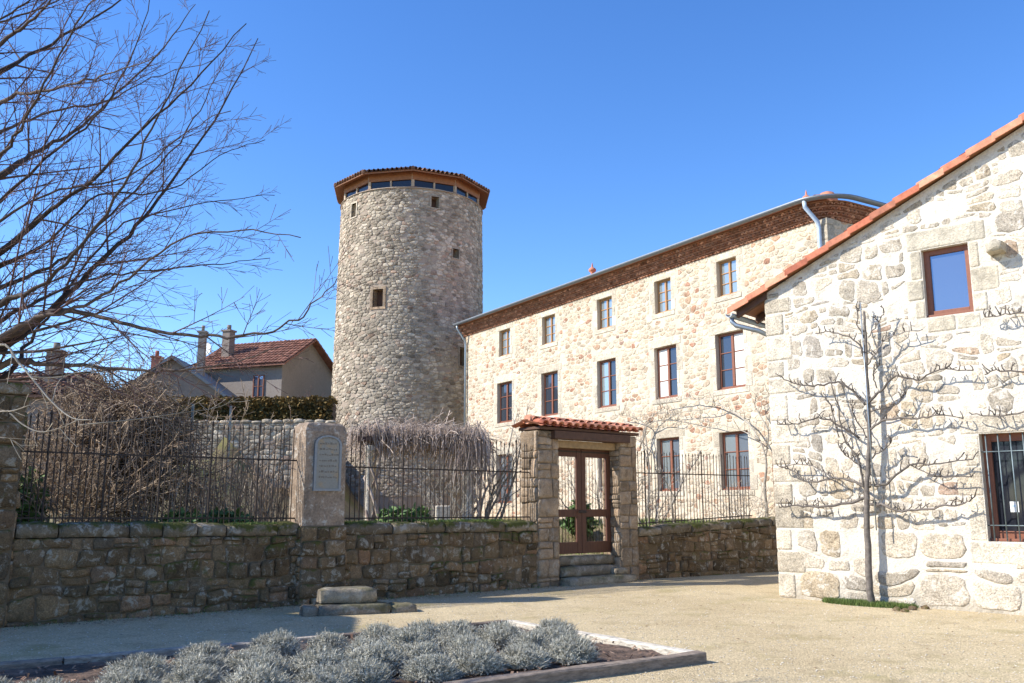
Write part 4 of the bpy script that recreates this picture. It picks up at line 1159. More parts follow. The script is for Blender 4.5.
# retaining wall on the slope + hedge
rng = random.Random(61)
q0, q1 = onY(60, 440, 31.4), onY(335, 440, 31.4)
rmw = fmap(V(q0.x, q0.y, 0), q1-q0); RLn = (V(q1.x, q1.y, 0)-V(q0.x, q0.y, 0)).length
t = thing('retaining_wall', 'grey fieldstone retaining wall below the evergreen hedge', 'wall', rmw(0, 2.6, 0))
b = MB(); b.box(rmw, 0, RLn, 2.2, 4.42, -0.5, 0); obj('core', b, M['tower_joint'], t)
st = MB(); lay(st, rmw, voronoi_cells(0, RLn, 2.4, 4.42, 0.34, 0.17, 0.38, rng, 0.15), 0.015, 0.03, rng, resample=10, squareness=0.9)
for k in range(26):
    a = RLn*k/26; rough_block(st, rmw, a+0.01, a+RLn/26-0.01, 4.43, 4.43+rng.uniform(0.08, 0.16), -0.5, 0.05, rng, n=3)
obj('masonry', st, M['tower_stone'], t)

def leafcloud(mb, n, posf, size, rng, tf=None, long=1.0):
    for _ in range(n):
        p_, t_ = posf(); d = Vector((rng.gauss(0, 1), rng.gauss(0, 1), rng.gauss(0, 1))).normalized(); e = d.orthogonal().normalized()
        s_ = size*rng.uniform(0.6, 1.3)
        mb.poly([p_-e*s_*0.5, p_+d*s_*long-e*s_*0.2, p_+d*s_*long*1.1+e*s_*0.2, p_+e*s_*0.5], t_)
hd = MB()
ha, hb = onY(158, 410, 33.2), onY(334, 410, 33.2); hL = hb.x-ha.x
def hpos():
    x = R.random(); topz = 5.42+0.09*noise.noise(V(x*14, 0, 3))+0.05*noise.noise(V(x*50, 0, 3))
    face = R.random()
    z_ = 4.2+(topz-4.2)*(R.random()**0.8); y_ = ha.y-0.45+R.gauss(0, 0.07)+0.12*noise.noise(V(x*hL*1.5, z_*1.5, 0))
    if face < 0.3: z_ = topz+R.gauss(0, 0.03); y_ = ha.y+R.uniform(-0.45, 0.45)
    if face > 0.93: y_ = ha.y+0.45
    return V(ha.x+hL*x, y_, z_), (R.random()**1.6 if z_ < topz-0.25 else R.uniform(0.4, 1), R.random(), 0)
leafcloud(hd, 26000, hpos, 0.09, R)
hroot = thing('evergreen_hedge', 'clipped dark evergreen hedge with rusty top on the stone terrace', 'hedge', V((ha.x+hb.x)/2, ha.y, 4.2))
obj('foliage', hd, M['hedge'], hroot)
b = MB(); b.box(fmap((ha.x, ha.y-0.36, 0), (1, 0, 0)), 0, hL, 4.1, 5.3, -0.72, 0); obj('branches', b, M['bark'], hroot)

# ================================================================== BRANCHING PLANTS
def curve(pts, n):
    """catmull-rom through pts"""
    P_ = [Vector(p) for p in pts]; P_ = [P_[0]*2-P_[1]]+P_+[P_[-1]*2-P_[-2]]
    out = []
    segs = len(P_)-3
    for s in range(segs):
        a, b_, c, d = P_[s:s+4]
        for k in range(n):
            t_ = k/n
            out.append(0.5*((2*b_)+(c-a)*t_+(2*a-5*b_+4*c-d)*t_*t_+(3*b_-a-3*c+d)*t_**3))
    out.append(P_[-2]); return out
def branch(mbs, p, d, length, r, level, maxlev, rng, up=0.25, wig=0.16, kids=(5, 8), ang=(28, 50), shrink=(0.35, 0.62), seg=None, minr=0.0028, tint=None, plane=None, first=0.15):
    n = max(4, int(length/0.16)) if level < 2 else max(3, int(length/0.12))
    n = min(n, 14)
    st_ = length/n; pts = [p.copy()]; dirs = [d.copy()]
    cur = p.copy(); dd = d.normalized()
    for k in range(n):
        w_ = Vector((rng.gauss(0, 1), rng.gauss(0, 1), rng.gauss(0, 1)))*wig
        dd = (dd+w_*0.5+V(0, 0, up*0.16)).normalized()
        cur = cur+dd*st_; pts.append(cur.copy()); dirs.append(dd.copy())
    rs = [max(minr, r*(1-0.8*k/n)) for k in range(n+1)]
    t_ = tint or (rng.random(), rng.random(), 0.5)
    mb_ = mbs[0] if r > 0.012 else mbs[1]
    mb_.tube(pts, rs, 7 if r > 0.03 else (5 if r > 0.012 else 3), False, t_)
    if level < maxlev: spawn(mbs, pts, dirs, rs, length, level, maxlev, rng, up, wig, kids, ang, shrink, minr, first)
def nextk(kids, level):
    return (max(2, round(kids[0]*0.5)), max(3, round(kids[1]*0.5)))
def spawn(mbs, pts, dirs, rs, length, level, maxlev, rng, up, wig, kids, ang, shrink, minr, first=0.15):
    nk = rng.randint(*kids)
    n = len(pts)-1; phase = rng.uniform(0, 6.28)
    for k in range(nk):
        f = first+(0.98-first)*(k+rng.random()*0.8)/nk; i = min(n-1, int(f*n)); q = pts[i]+(pts[i+1]-pts[i])*(f*n-i)
        dd = dirs[i]; a = dd.orthogonal().normalized(); b_ = dd.cross(a)
        phase += 2.4+rng.uniform(-.4, .4)
        an = rad(rng.uniform(*ang))
        nd = dd*math.cos(an)+(a*math.cos(phase)+b_*math.sin(phase))*math.sin(an)
        ln = length*rng.uniform(*shrink)*(1.15-0.8*f)
        if ln < 0.06: continue
        branch(mbs, q, nd, ln, max(minr, rs[i]*0.55), level+1, maxlev, rng, up, wig, nextk(kids, level), ang, shrink, None, minr)

# ---- big bare tree, trunk just outside the frame at left
rng = random.Random(71)
TB = V(-4.85, 6.4, 0)
KT = 0.68   # the tree stands nearer than the wall
big = thing('bare_tree', 'large leafless tree spreading dark branches over the upper left', 'tree', TB)
big_b, big_t, trunk = MB(), MB(), MB()
hub = V(-4.75, 6.35, 2.1)
tp = curve([TB, TB+V(0.04, 0, 1.0), hub, hub+V(-0.08, 0.1, 1.1), hub+V(-0.05, 0, 2.7)], 5)
trunk.tube(tp, [0.24-0.15*i/(len(tp)-1) for i in range(len(tp))], 14, True, (0.3, 0.5, .5))
obj('trunk', trunk, M['bark'], big)
def Yd(x, dep): return dep
# (pixels, start depth, end depth, radius)
limbs = [
 ([(0, 350), (50, 311), (119, 244), (159, 199), (214, 120), (259, 40)], 9.2, 10.6, 0.072),
 ([(0, 252), (50, 210), (85, 187), (135, 135), (190, 85), (246, 24)], 9.4, 8.0, 0.055),
 ([(0, 175), (38, 150), (75, 132), (115, 95), (165, 45), (195, 2)], 9.3, 11.2, 0.055),
 ([(0, 103), (38, 92), (78, 82), (115, 72), (160, 55)], 9.0, 7.6, 0.04),
 ([(0, 70), (30, 56), (70, 32), (120, 0), (150, -30)], 9.5, 10.8, 0.055),
 ([(0, 44), (25, 26), (48, 4), (70, -25)], 9.0, 8.4, 0.05),
 ([(0, 155), (30, 110), (65, 45), (92, 0), (105, -25)], 8.8, 7.4, 0.032),
 ([(0, 303), (30, 293), (75, 254), (125, 185), (160, 110), (210, 10)], 9.0, 7.8, 0.05),
 ([(20, 330), (55, 311), (100, 318), (150, 330), (200, 335), (245, 336), (290, 324), (318, 300), (337, 279)], 9.1, 8.0, 0.045),
 ([(0, 363), (45, 364), (92, 366), (140, 370), (180, 370), (235, 362), (282, 345)], 9.3, 9.0, 0.05),
 ([(0, 380), (30, 340), (60, 300), (110, 235), (150, 215), (220, 200), (275, 195)], 9.6, 11.5, 0.04),
 ([(0, 338), (35, 318), (75, 308), (120, 285), (170, 245), (240, 230), (300, 238)], 9.0, 8.2, 0.045),
 ([(0, 268), (50, 240), (100, 195), (170, 190), (220, 155), (265, 140)], 9.5, 11.0, 0.035),
 ([(0, 220), (60, 190), (130, 175), (190, 130), (230, 110)], 9.3, 8.5, 0.03),
 ([(-20, 30), (40, 10), (80, -10), (130, -30)], 9.3, 9.5, 0.03),
 ([(0, 132), (50, 112), (110, 100), (150, 78), (215, 60)], 9.6, 10.6, 0.035),
 ([(0, 200), (45, 160), (95, 118), (130, 60), (150, 0)], 9.0, 8.6, 0.035),
 ([(0, 290), (60, 262), (100, 225), (160, 165), (200, 110), (225, 60)], 9.5, 9.9, 0.04),
 ([(0, 320), (60, 290), (110, 275), (180, 268), (230, 262), (270, 258)], 9.2, 10.0, 0.035),
 ([(0, 20), (40, -5), (70, -30)], 9.0, 8.9, 0.03),
]
for px, ya, yb, r0 in limbs:
    P_ = [onY(x, y, KT*(ya+(yb-ya)*i/(len(px)-1))) for i, (x, y) in enumerate(px)]
    # extend back to the trunk
    zz = max(1.8, min(4.7, P_[0].z-0.6))
    start = min(tp, key=lambda q: abs(q.z-zz))
    P_ = [start, (start+P_[0])*0.5+V(-0.05, 0, -0.08)]+P_
    c_ = curve(P_, 5); n = len(c_)-1
    c_ = [q+V(rng.gauss(0, .007), rng.gauss(0, .007), rng.gauss(0, .007)) for q in c_]
    rs = [max(0.0032, r0*0.46*(1-0.88*i/n)) for i in range(n+1)]
    tn = (rng.random()*0.5, rng.random(), .5)
    big_b.tube(c_, [r*(1+max(0, 1.2-3*i/n)) for i, r in enumerate(rs)], 8, True, tn)
    dirs = [(c_[min(i+1, n)]-c_[max(i-1, 0)]).normalized() for i in range(n+1)]
    L = sum((c_[i+1]-c_[i]).length for i in range(n))
    spawn((big_b, big_t), c_, dirs, rs, L*0.5, 0, 3, rng, 0.16, 0.06, (13, 16), (24, 46), (0.30, 0.60), 0.00165, 0.16)
for k in range(9):   # the part of the crown outside the frame
    th = rng.uniform(rad(100), rad(200)); s0 = tp[rng.randint(10, len(tp)-2)]
    branch((big_b, big_t), s0, V(math.cos(th), math.sin(th), 0.7), rng.uniform(1.8, 2.6), 0.04, 1, 3, rng, 0.3, 0.14, (5, 7), (25, 50), (0.35, 0.6))
obj('branch', big_b, M['bark'], big); obj('twigs', big_t, M['twig'], big)
# pale low branches that hang over the pillar
pb = MB()
for px, y0, y1, r0 in (([(-5, 345), (18, 362), (35, 382), (52, 402), (72, 418), (92, 420)], 8.8, 8.6, 0.022), ([(-5, 412), (12, 411), (30, 405)], 8.6, 8.3, 0.016), ([(10, 413), (22, 424), (40, 432), (60, 428), (78, 420)], 8.5, 8.2, 0.012), ([(30, 377), (60, 377), (85, 368), (100, 362), (130, 345)], 8.9, 9.3, 0.010), ([(80, 425), (130, 420), (180, 413), (215, 408), (240, 398)], 9.1, 9.2, 0.010), ([(-5, 437), (12, 440), (24, 448)], 8.3, 8.3, 0.008), ([(52, 402), (60, 380), (80, 372), (105, 372)], 8.7, 9.1, 0.008)):
    P_ = [onY(x, y, KT*(y0+(y1-y0)*i/(len(px)-1))) for i, (x, y) in enumerate(px)]
    if px[0][0] < 0:
        s0 = min(tp, key=lambda q: abs(q.z-2.1)); P_ = [s0, (s0+P_[0])*0.5]+P_
    c_ = curve(P_, 4); n = len(c_)-1; rs = [max(0.0025, r0*0.5*(1-0.7*i/n)) for i in range(n+1)]
    pb.tube(c_, rs, 6, True, (rng.random(), rng.random(), .5))
    dirs = [(c_[min(i+1, n)]-c_[max(i-1, 0)]).normalized() for i in range(n+1)]
    spawn((pb, pb), c_, dirs, rs, 0.65, 1, 2, rng, 0.1, 0.12, (5, 7), (25, 55), (0.25, 0.5), 0.0022, 0.3)
o = obj('lichened_branch', pb, M['pale_twig'], big); o['label'] = 'pale lichen covered low branches'

# ---- tangled bushes behind the left fence
def bare_bush(label, base, w_, h_, n, rng, mat='dry_stem', spread=0.9, rr=0.010, name='bare_bush', cat='bush', grp='bare shrubs in the garden', tangle=0.3, kids=(4, 6), lev=2):
    t = thing(name, label, cat, base, grp)
    a = MB(); b_ = a
    for k in range(n):
        th = rng.uniform(0, 6.283); rr_ = rng.random()**0.5*w_*0.35
        s0 = base+V(math.cos(th)*rr_, math.sin(th)*rr_*0.7, 0)
        d = V(math.cos(th)*spread*rng.random(), math.sin(th)*spread*rng.random(), 1)
        branch((a, b_), s0, d, h_*rng.uniform(0.65, 1.1), rr*rng.uniform(0.7, 1.6), 0, lev, rng, 0.05, tangle, kids, (25, 65), (0.25, 0.5), minr=0.0055)
    obj('branches', a, M[mat], t)
    return t
rng = random.Random(81)
def gpos(px, Y):
    p_ = onY(px, 500, Y); return V(p_.x, Y, terrain(p_.x, Y)-0.03)
tb_ = gpos(118, 16.6)
t = bare_bush('largest brown tangled leafless bush behind the left railing', tb_, 2.6, 3.6, 40, rng, spread=0.9, kids=(9, 12), lev=2, tangle=0.4)
tg = MB()
for k in range(6500):
    x, y, z_ = rng.gauss(0, 1), rng.gauss(0, 1), rng.gauss(0, 1); q = V(x, y, z_).normalized()*rng.random()**0.4
    lump = 0.85+0.35*noise.noise(q*2.2+V(5, 1, 2))
    p_ = tb_+V(q.x*1.6*lump-0.1, q.y*1.1*lump, 1.65+q.z*1.5*lump)
    d = V(rng.gauss(0, 1), rng.gauss(0, 1), rng.gauss(0, .8)).normalized(); pts = [p_]; L = rng.uniform(.25, .75)
    ax = V(rng.gauss(0, 1), rng.gauss(0, 1), rng.gauss(0, 1))*0.3
    for s_ in range(4): d = (d+ax.cross(d)+V(0, 0, -0.08)).normalized(); pts.append(pts[-1]+d*L/4)
    tg.tube(pts, rng.uniform(.004, .0095), 3, False, (rng.random()**1.5, rng.random(), .5))
obj('tangle', tg, M['dry_stem'], t)
bare_bush('brown leafless bush rising beside the far left stone pillar', gpos(62, 15.0), 1.8, 2.4, 46, rng, kids=(8, 11), lev=2, tangle=0.5)
bare_bush('brown twiggy bush right of the largest tangled bush, before the retaining wall', gpos(165, 18.0), 1.6, 1.9, 20, rng, kids=(7, 9), lev=2, tangle=0.5)
for k, (px, Y, h_, lb) in enumerate(((150, 16.2, 1.3, 'upright pale canes left of the thin steel post'), (195, 16.8, 1.2, 'upright brown canes at the foot of the thin steel post'), (218, 17.2, 1.5, 'reddish dry canes between the two steel posts'), (240, 18.0, 1.5, 'dry canes right of the shorter steel post'), (262, 17.4, 1.5, 'dense russet dry canes left of the plaque pillar'), (280, 18.6, 1.4, 'dry canes partly hidden by the plaque pillar'))):
    bare_bush(lb, gpos(px, Y), 1.3, h_, 30, rng, spread=0.22, name='dry_canes', cat='canes', grp='dry upright canes behind the railing', tangle=0.12, kids=(2, 3), lev=1, rr=0.010, mat='pale_cane' if k in (0, 1, 3) else 'dry_stem')
bare_bush('bare young fruit tree in front of the far left windows of the stone house', gpos(484, 26), 1.2, 3.3, 8, rng, 'pale_twig', spread=0.75, rr=0.03, name='bare_small_tree', cat='tree', tangle=0.3, kids=(6, 8), lev=3)
bare_bush('bare shrub seen through the bars of the wooden gate', gpos(592, 24.5), 1.2, 2.0, 12, rng, 'pale_twig', spread=0.8, rr=0.02, kids=(5, 7), lev=2)
bare_bush('bare shrub behind the right railing left of the brown framed windows', gpos(650, 24.0), 1.0, 1.7, 12, rng, 'pale_twig', spread=0.8, rr=0.016, kids=(5, 7), lev=2)
bare_bush('bare shrub behind the right railing below the rightmost window', gpos(742, 25.0), 1.4, 1.4, 16, rng, 'pale_twig', spread=0.9, rr=0.012, kids=(5, 7), lev=2)
bare_bush('bare shrub behind the middle railing right of the pergola', gpos(448, 22.5), 1.0, 1.7, 14, rng, 'pale_twig', spread=0.7, rr=0.012, kids=(4, 6), lev=2)
bare_bush('small leafless tree beyond the hedge just left of the tower', V(onY(322, 400, 44).x, 44, 3.8), 2.4, 4.2, 10, rng, 'twig', spread=0.7, rr=0.03, name='bare_small_tree', cat='tree', kids=(6, 8), lev=3)
# slim steel fence posts in the garden
for px, yt, Y, lb in ((193, 404, 17.0, 'taller thin steel post behind the left railing'), (231, 406, 19.0, 'shorter dull green steel post behind the left railing')):
    p_ = onY(px, yt, Y); b = MB(); z0 = terrain(p_.x, Y)-0.1
    b.box(fmap((p_.x-0.02, Y, 0), (1, 0, 0)), 0, 0.045, z0, p_.z, -0.02, 0.02)
    tag(obj('steel_post', b, M['grey_metal'], None, loc=(p_.x, Y, z0)), lb, 'post', 'steel posts in the garden')
# brace by the plaque pillar
# ---- pergola with dormant wisteria
pg = thing('pergola', 'white posted pergola in front of the tower base', 'pergola', gpos(412, 25))
def gz_(x, y): return terrain(x, y)
pts4 = [(onY(368, 500, 23.0).x, 23.0), (onY(470, 500, 23.6).x, 23.6), (onY(372, 500, 26.4).x, 26.4), (onY(466, 500, 27.0).x, 27.0)]
for i, (x, y) in enumerate(pts4):
    b = MB(); b.lathe((x, y, gz_(x, y)-0.1), [(0.13, 0), (0.13, 0.15), (0.095, 0.2), (0.09, 1.95), (0.13, 2.0), (0.13, 2.12)], 14); obj('column', b, M['dressed_pale'], pg)
for (a, b_) in ((0, 1), (2, 3), (0, 2), (1, 3)):
    p0 = V(*pts4[a], gz_(*pts4[a])+2.12); p1 = V(*pts4[b_], gz_(*pts4[a])+2.12)
    b = MB(); mm = fmap((p0.x, p0.y, 0), p1-p0); b.box(mm, -0.3, (p1-p0).length+0.3, p0.z, p0.z+0.13+0.01*a, -0.05, 0.05); obj('beam', b, M['wood_beam'], pg)
rng = random.Random(91)
ws_ = thing('wisteria', 'thick mat of grey leafless vines drooping over the pergola', 'vine', gpos(455, 24))
vn, vt_ = MB(), MB()
zt = gz_(*pts4[0])+2.42
cxm = sum(p[0] for p in pts4)/4; cym = 24.9
for k in range(3600):
    x = rng.uniform(-1, 1); y = rng.uniform(-1, 1)
    dome = 0.42*(1-x*x*0.8)*(1-y*y*0.6)
    p_ = V(cxm+x*1.5, cym+y*1.7, zt+dome*rng.uniform(0.1, 1.15)-0.2+0.15*noise.noise(V(x*3, y*3, 1)))
    edge = max(abs(x), abs(y))
    th = rng.uniform(0, 6.28)
    d = V(math.cos(th), math.sin(th), rng.uniform(-0.3, 0.35)).normalized()
    L = rng.uniform(0.4, 1.0); pts = [p_]; drop = (0.5 if edge > 0.78 else 0.08)
    if y < -0.7 and rng.random() < 0.4: drop = 0.9
    for q in range(5):
        d = (d+V(rng.gauss(0, .22), rng.gauss(0, .22), rng.gauss(0, .15)-drop*0.35)).normalized(); pts.append(pts[-1]+d*L/5)
    vt_.tube(pts, rng.uniform(0.0045, 0.010), 3, False, (rng.random(), rng.random(), .5))
for k in range(1100):  # hanging curtain on the camera and right side
    if rng.random() < 0.7: x, y = rng.uniform(-1.02, 1.05), -1.02
    else: x, y = 1.05, rng.uniform(-1, 1)
    L = rng.uniform(0.3, 1.1)*(0.5+1.1*abs(noise.noise(V(x*4, y*4, 7))))+(1.2 if x > 0.72 else 0)*rng.random()
    p_ = V(cxm+x*1.5+rng.gauss(0,.1), cym+y*1.7+rng.gauss(0,.1), zt+0.05+rng.gauss(0, .08)); pts = [p_]; d = V(rng.gauss(0, .3), -0.35, -0.3)
    for q in range(6):
        d = (d+V(rng.gauss(0, .15), rng.gauss(0, .1), -0.4)).normalized(); pts.append(pts[-1]+d*L/6)
    vt_.tube(pts, rng.uniform(0.004, 0.009), 3, False, (rng.random(), rng.random(), .5))
for (x, y) in (pts4[1], pts4[3], pts4[0]):
    for j in range(3):
        pts = [V(x+rng.gauss(0, .1)+0.12, y+rng.gauss(0, .1), gz_(x, y)-0.05)]
        for q in range(9): pts.append(V(x+0.12+0.16*math.sin(q*0.9+j*2)+rng.gauss(0, .03), y+0.14*math.cos(q*0.9+j*2), gz_(x, y)+0.3*(q+1)))
        vn = MB(); vn.tube(pts, [0.045-0.003*i for i in range(len(pts))], 7, True, (rng.random(), rng.random(), .5)); obj('stem', vn, M['vine'], ws_)
obj('twigs', vt_, M['vine'], ws_)
# white urn-like box and green plants behind the wall
def leafy(label, base, w_, h_, n, rng, name='low_shrub', cat='shrub', mat='leaf', size=0.07, group='green plants behind the wall'):
    b = MB()
    def pos():
        th = rng.uniform(0, 6.28); ph = rng.uniform(0, 1)
        r = (0.45+0.55*rng.random())*(0.8+0.25*noise.noise(V(math.cos(th)*2, math.sin(th)*2, ph*3+base.x)))
        return base+V(math.cos(th)*r*w_*math.cos(ph*1.4), math.sin(th)*r*w_*math.cos(ph*1.4), r*h_*math.sin(ph*1.5)+0.05), (rng.random(), rng.random(), .5)
    leafcloud(b, n, pos, size, rng, long=1.6)
    t = thing(name, label, cat, base, group); obj('foliage', b, M[mat], t)
    s = MB()
    for k in range(7): s.tube([base+V(0, 0, -0.05), base+V(rng.gauss(0, .2)*w_, rng.gauss(0, .2)*w_, h_*0.6)], 0.012, 4)
    obj('stems', s, M['bark'], t)
leafy('low green shrub behind the left railing near the plaque pillar', gpos(225, 16.6), 0.75, 0.42, 900, rng)
leafy('low dark green shrub behind the left railing by the tall steel post', gpos(185, 15.9), 0.6, 0.4, 700, rng)
leafy('low green shrub at the foot of the pergola', gpos(398, 20.5), 0.7, 0.5, 900, rng)
leafy('small green shrub left of the wisteria stem behind the middle railing', gpos(418, 21.5), 0.5, 0.5, 700, rng)
leafy('broad leaved green plant seen through the lower panel of the wooden gate', V(1.62, 21.9, 0.9), 0.4, 0.95, 900, rng, size=0.09)
leafy('dark green ivy clump behind the far left stone pillar', gpos(28, 14.6), 0.4, 1.2, 900, rng)
b = MB(); p_ = gpos(443, 21); b.box(fmap(p_, (1, .1, 0)), -0.17, 0.17, -0.1, 0.55, -0.3, 0); tag(obj('stone_planter', b, M['dressed_pale'], None, bevel=0.03, loc=p_), 'pale stone planter box behind the middle railing', 'planter')

# ================================================================== ESPALIERS
def espalier(label, base, m, tr_px, arms, rng, name='espalier_tree', pole=True, off=0.2, cat='tree', grp=None, mat='espalier', r0=0.05, spur=1.0, frame=None):
    """m(u,v,d) wall frame; pixel traces are carried onto the plane off metres before the wall"""
    O = m(0, 0, off); n_ = m.N
    def on(x, y):
        r = ray(x, y); c = V(0, 0, 1.6); t_ = (O-c).dot(n_)/r.dot(n_); return c+r*t_
    t = thing(name, label, cat, V(base.x, base.y, base.z), grp)
    tb, tt = MB(), MB()
    tp_ = [on(x, y) for x, y in tr_px]; tp_[0].z = base.z-0.03
    c_ = curve(tp_, 5); n = len(c_)-1
    tb.tube([q+V(rng.gauss(0, .006), rng.gauss(0, .006), 0) for q in c_], [r0*(1-0.72*i/n)+0.004 for i in range(n+1)], 10, True, (0.6, 0.4, .5))
    for px, r_ in arms:
        P_ = [on(x, y) for x, y in px]
        c_ = curve(P_, 5); n = len(c_)-1
        c_ = [q+n_*rng.gauss(0, .012)+V(rng.gauss(0, .006), 0, rng.gauss(0, .010)) for q in c_]
        rs = [max(0.009, r_*1.35*(1-0.65*i/n)) for i in range(n+1)]
        tt.tube(c_, rs, 7, True, (rng.random(), rng.random(), .5))
        for i in range(1, n+1):     # knobbly spurs
            for q in range(rng.choice((0, 1, 1, 1, 2))):
                d = (c_[i]-c_[i-1]).normalized(); s_ = V(0, 0, 1)*rng.choice((1, 1, 0.8, 0.4))+d*rng.uniform(-.5, .9)+n_*rng.gauss(0, .25)
                L = rng.uniform(0.05, 0.17)*spur; p0 = c_[i]; p1 = p0+s_.normalized()*L*0.6; p2 = p1+(s_.normalized()+V(rng.gauss(0, .5), rng.gauss(0, .5), rng.gauss(0.2, .4))).normalized()*L*0.5
                tt.tube([p0, p1, p2], [0.011, 0.008, 0.009], 4, True, (rng.random(), rng.random(), .5))
                if rng.random() < 0.5:
                    p3 = p1+V(rng.gauss(0, .6), rng.gauss(0, .6), rng.gauss(0.3, .5)).normalized()*L*0.5; tt.tube([p1, p3], [0.006, 0.005], 4, True)
    obj('trunk', tb, M[mat], t); obj('branches', tt, M[mat], t)
    if pole:
        b = MB(); p0 = on(tr_px[0][0]-3, tr_px[0][1]); p1 = on(861, 303); p0 = p0+n_*0.03; p1 = p1+n_*0.03; p0.z = -0.05
        b.tube([V(p1.x, p1.y, 1.2), p1], 0.010, 6); obj('stake', b, M['zinc'], t)
    return t
def z2(L): return [(760+x/1.897, 280+y/1.897) for x, y in L]
rng = random.Random(101)
E_arms = [
 (z2([(204, 410), (165, 425), (100, 430), (60, 428), (36, 432)]), 0.020), (z2([(208, 425), (235, 428), (270, 438), (330, 432), (380, 425), (408, 412)]), 0.020),
 (z2([(200, 392), (170, 380), (140, 376), (90, 382), (60, 360), (34, 352)]), 0.018), (z2([(206, 392), (240, 385), (285, 352), (330, 348), (404, 340)]), 0.018),
 (z2([(200, 400), (186, 340), (160, 300), (148, 240), (130, 182)]), 0.015), (z2([(188, 300), (150, 275), (110, 262), (70, 272), (34, 274)]), 0.015),
 (z2([(206, 285), (240, 265), (300, 262), (340, 255), (385, 262)]), 0.017), (z2([(200, 238), (180, 215), (150, 195), (100, 200), (60, 195), (30, 178)]), 0.017),
 (z2([(206, 232), (235, 205), (258, 182), (300, 190), (340, 170), (405, 172)]), 0.017), (z2([(198, 150), (186, 118), (140, 100), (105, 100)]), 0.013),
 (z2([(205, 160), (222, 135), (245, 108), (300, 95)]), 0.013), (z2([(203, 120), (185, 85), (188, 45)]), 0.010), (z2([(205, 110), (225, 80), (235, 60)]), 0.009),
 (z2([(204, 300), (180, 262), (172, 235)]), 0.009), (z2([(150, 300), (135, 240), (120, 220)]), 0.008), (z2([(285, 352), (330, 372), (400, 372)]), 0.008),
 (z2([(140, 376), (90, 350), (40, 355)]), 0.010), (z2([(186, 350), (160, 330), (150, 318)]), 0.009), (z2([(206, 340), (240, 318), (250, 305)]), 0.010), (z2([(206, 250), (260, 235), (275, 215)]), 0.009), (z2([(222, 205), (215, 180), (225, 160)]), 0.008),
]
espalier('leafless espalier tree with knobbly arms trained flat on the pale gable wall', V(5.91, 15.47, 0), gm_, z2([(210, 612), (206, 540), (203, 450), (203, 400), (207, 300), (204, 200), (200, 120), (197, 60)]), E_arms, rng, r0=0.055)
espalier('bare espalier tree at the right edge reaching over the barred window', gm_(5.15, 0, 0.35), gm_, [(1062, 615), (1060, 500), (1060, 400), (1058, 310)], [([(1060, 318), (1030, 312), (1005, 315), (985, 318)], 0.014), ([(1060, 372), (1030, 372), (1000, 370), (985, 374)], 0.014), ([(1060, 412), (1030, 411), (1000, 416), (972, 414)], 0.014), ([(1060, 372), (1090, 372), (1120, 365)], 0.014), ([(1060, 412), (1090, 412), (1120, 405)], 0.014)], rng, pole=False, r0=0.05)
# trained vines on the main house
def z7(L): return [(480+x/3.253, 390+y/3.253) for x, y in L]
vm = [(z7([(520, 190), (540, 120), (500, 90), (440, 80)]), 0.02), (z7([(545, 250), (530, 150), (560, 90), (600, 60)]), 0.02), (z7([(540, 120), (580, 100), (640, 100)]), 0.014), (z7([(545, 200), (500, 150), (450, 130)]), 0.014)]
espalier('pale leafless wall vine between the gateway roof and the ground floor windows', V(*hm(4.6, 1.06, 0.5)[:]), hm, z7([(560, 470), (545, 400), (552, 300), (545, 200), (535, 130)]), vm, rng, name='wall_vine', pole=False, off=0.3, cat='vine', mat='pale_twig', r0=0.05, spur=2.4)
vm = [([(760, 440), (745, 420), (720, 405), (690, 398), (660, 404)], 0.022), ([(765, 460), (768, 430), (755, 405), (770, 395)], 0.02), ([(758, 440), (740, 430), (700, 420), (660, 412)], 0.014), ([(765, 450), (775, 440), (790, 425)], 0.012), ([(720, 405), (700, 410), (640, 415)], 0.012)]
espalier('pale leafless wall vine arching over the rightmost ground floor window', V(*hm(-1.5, 1.06, 0.5)[:]), hm, [(768, 520), (765, 490), (766, 460), (760, 440)], vm, rng, name='wall_vine', pole=False, off=0.3, cat='vine', mat='pale_twig', r0=0.05, spur=2.4)
espalier('bare twisted stem growing before the right railing by the middle window', V(*rm(1.45, 1.06, -0.9)[:]), fmap(rm(0, 0, -0.9), rm.U), [(676, 523), (672, 505), (681, 485), (683, 462)], [([(681, 485), (690, 470), (700, 455)], 0.012), ([(676, 500), (665, 480), (655, 470)], 0.010)], rng, name='vine_stem', pole=False, off=0.0, cat='vine', mat='pale_twig', r0=0.03, spur=1.5)

# ================================================================== LAVENDER BED
BC = V(1.93, 9.77, 0); BW = V(-1.96, 2.72, 0); BWL = BW.length; BW.normalize(); BL = V(-0.83, -0.56, 0).normalized()
BLEN = 8.2
def bp(s, w_, z_=0): return BC+BL*s+BW*w_+V(0, 0, z_)
bed = thing('flower_bed', 'timber edged bed of dark soil in the gravel', 'flower bed', bp(3, 1.6))
b = MB(); nx, ny = 46, 20; g_ = []
for i in range(nx+1):
    g_.append([b.vert(bp(0.1+(BLEN-0.2)*i/nx, 0.1+(BWL-0.2)*j/ny, 0.045+0.035*noise.noise(V(i*0.5, j*0.5, 0))+0.02*noise.noise(V(i*1.7, j*1.7, 3))), (R.random()*0.6, R.random(), 0)) for j in range(ny+1)])
for i in range(nx):
    for j in range(ny): b.face((g_[i][j], g_[i+1][j], g_[i+1][j+1], g_[i][j+1]), True)
obj('soil', b, M['soil'], bed)
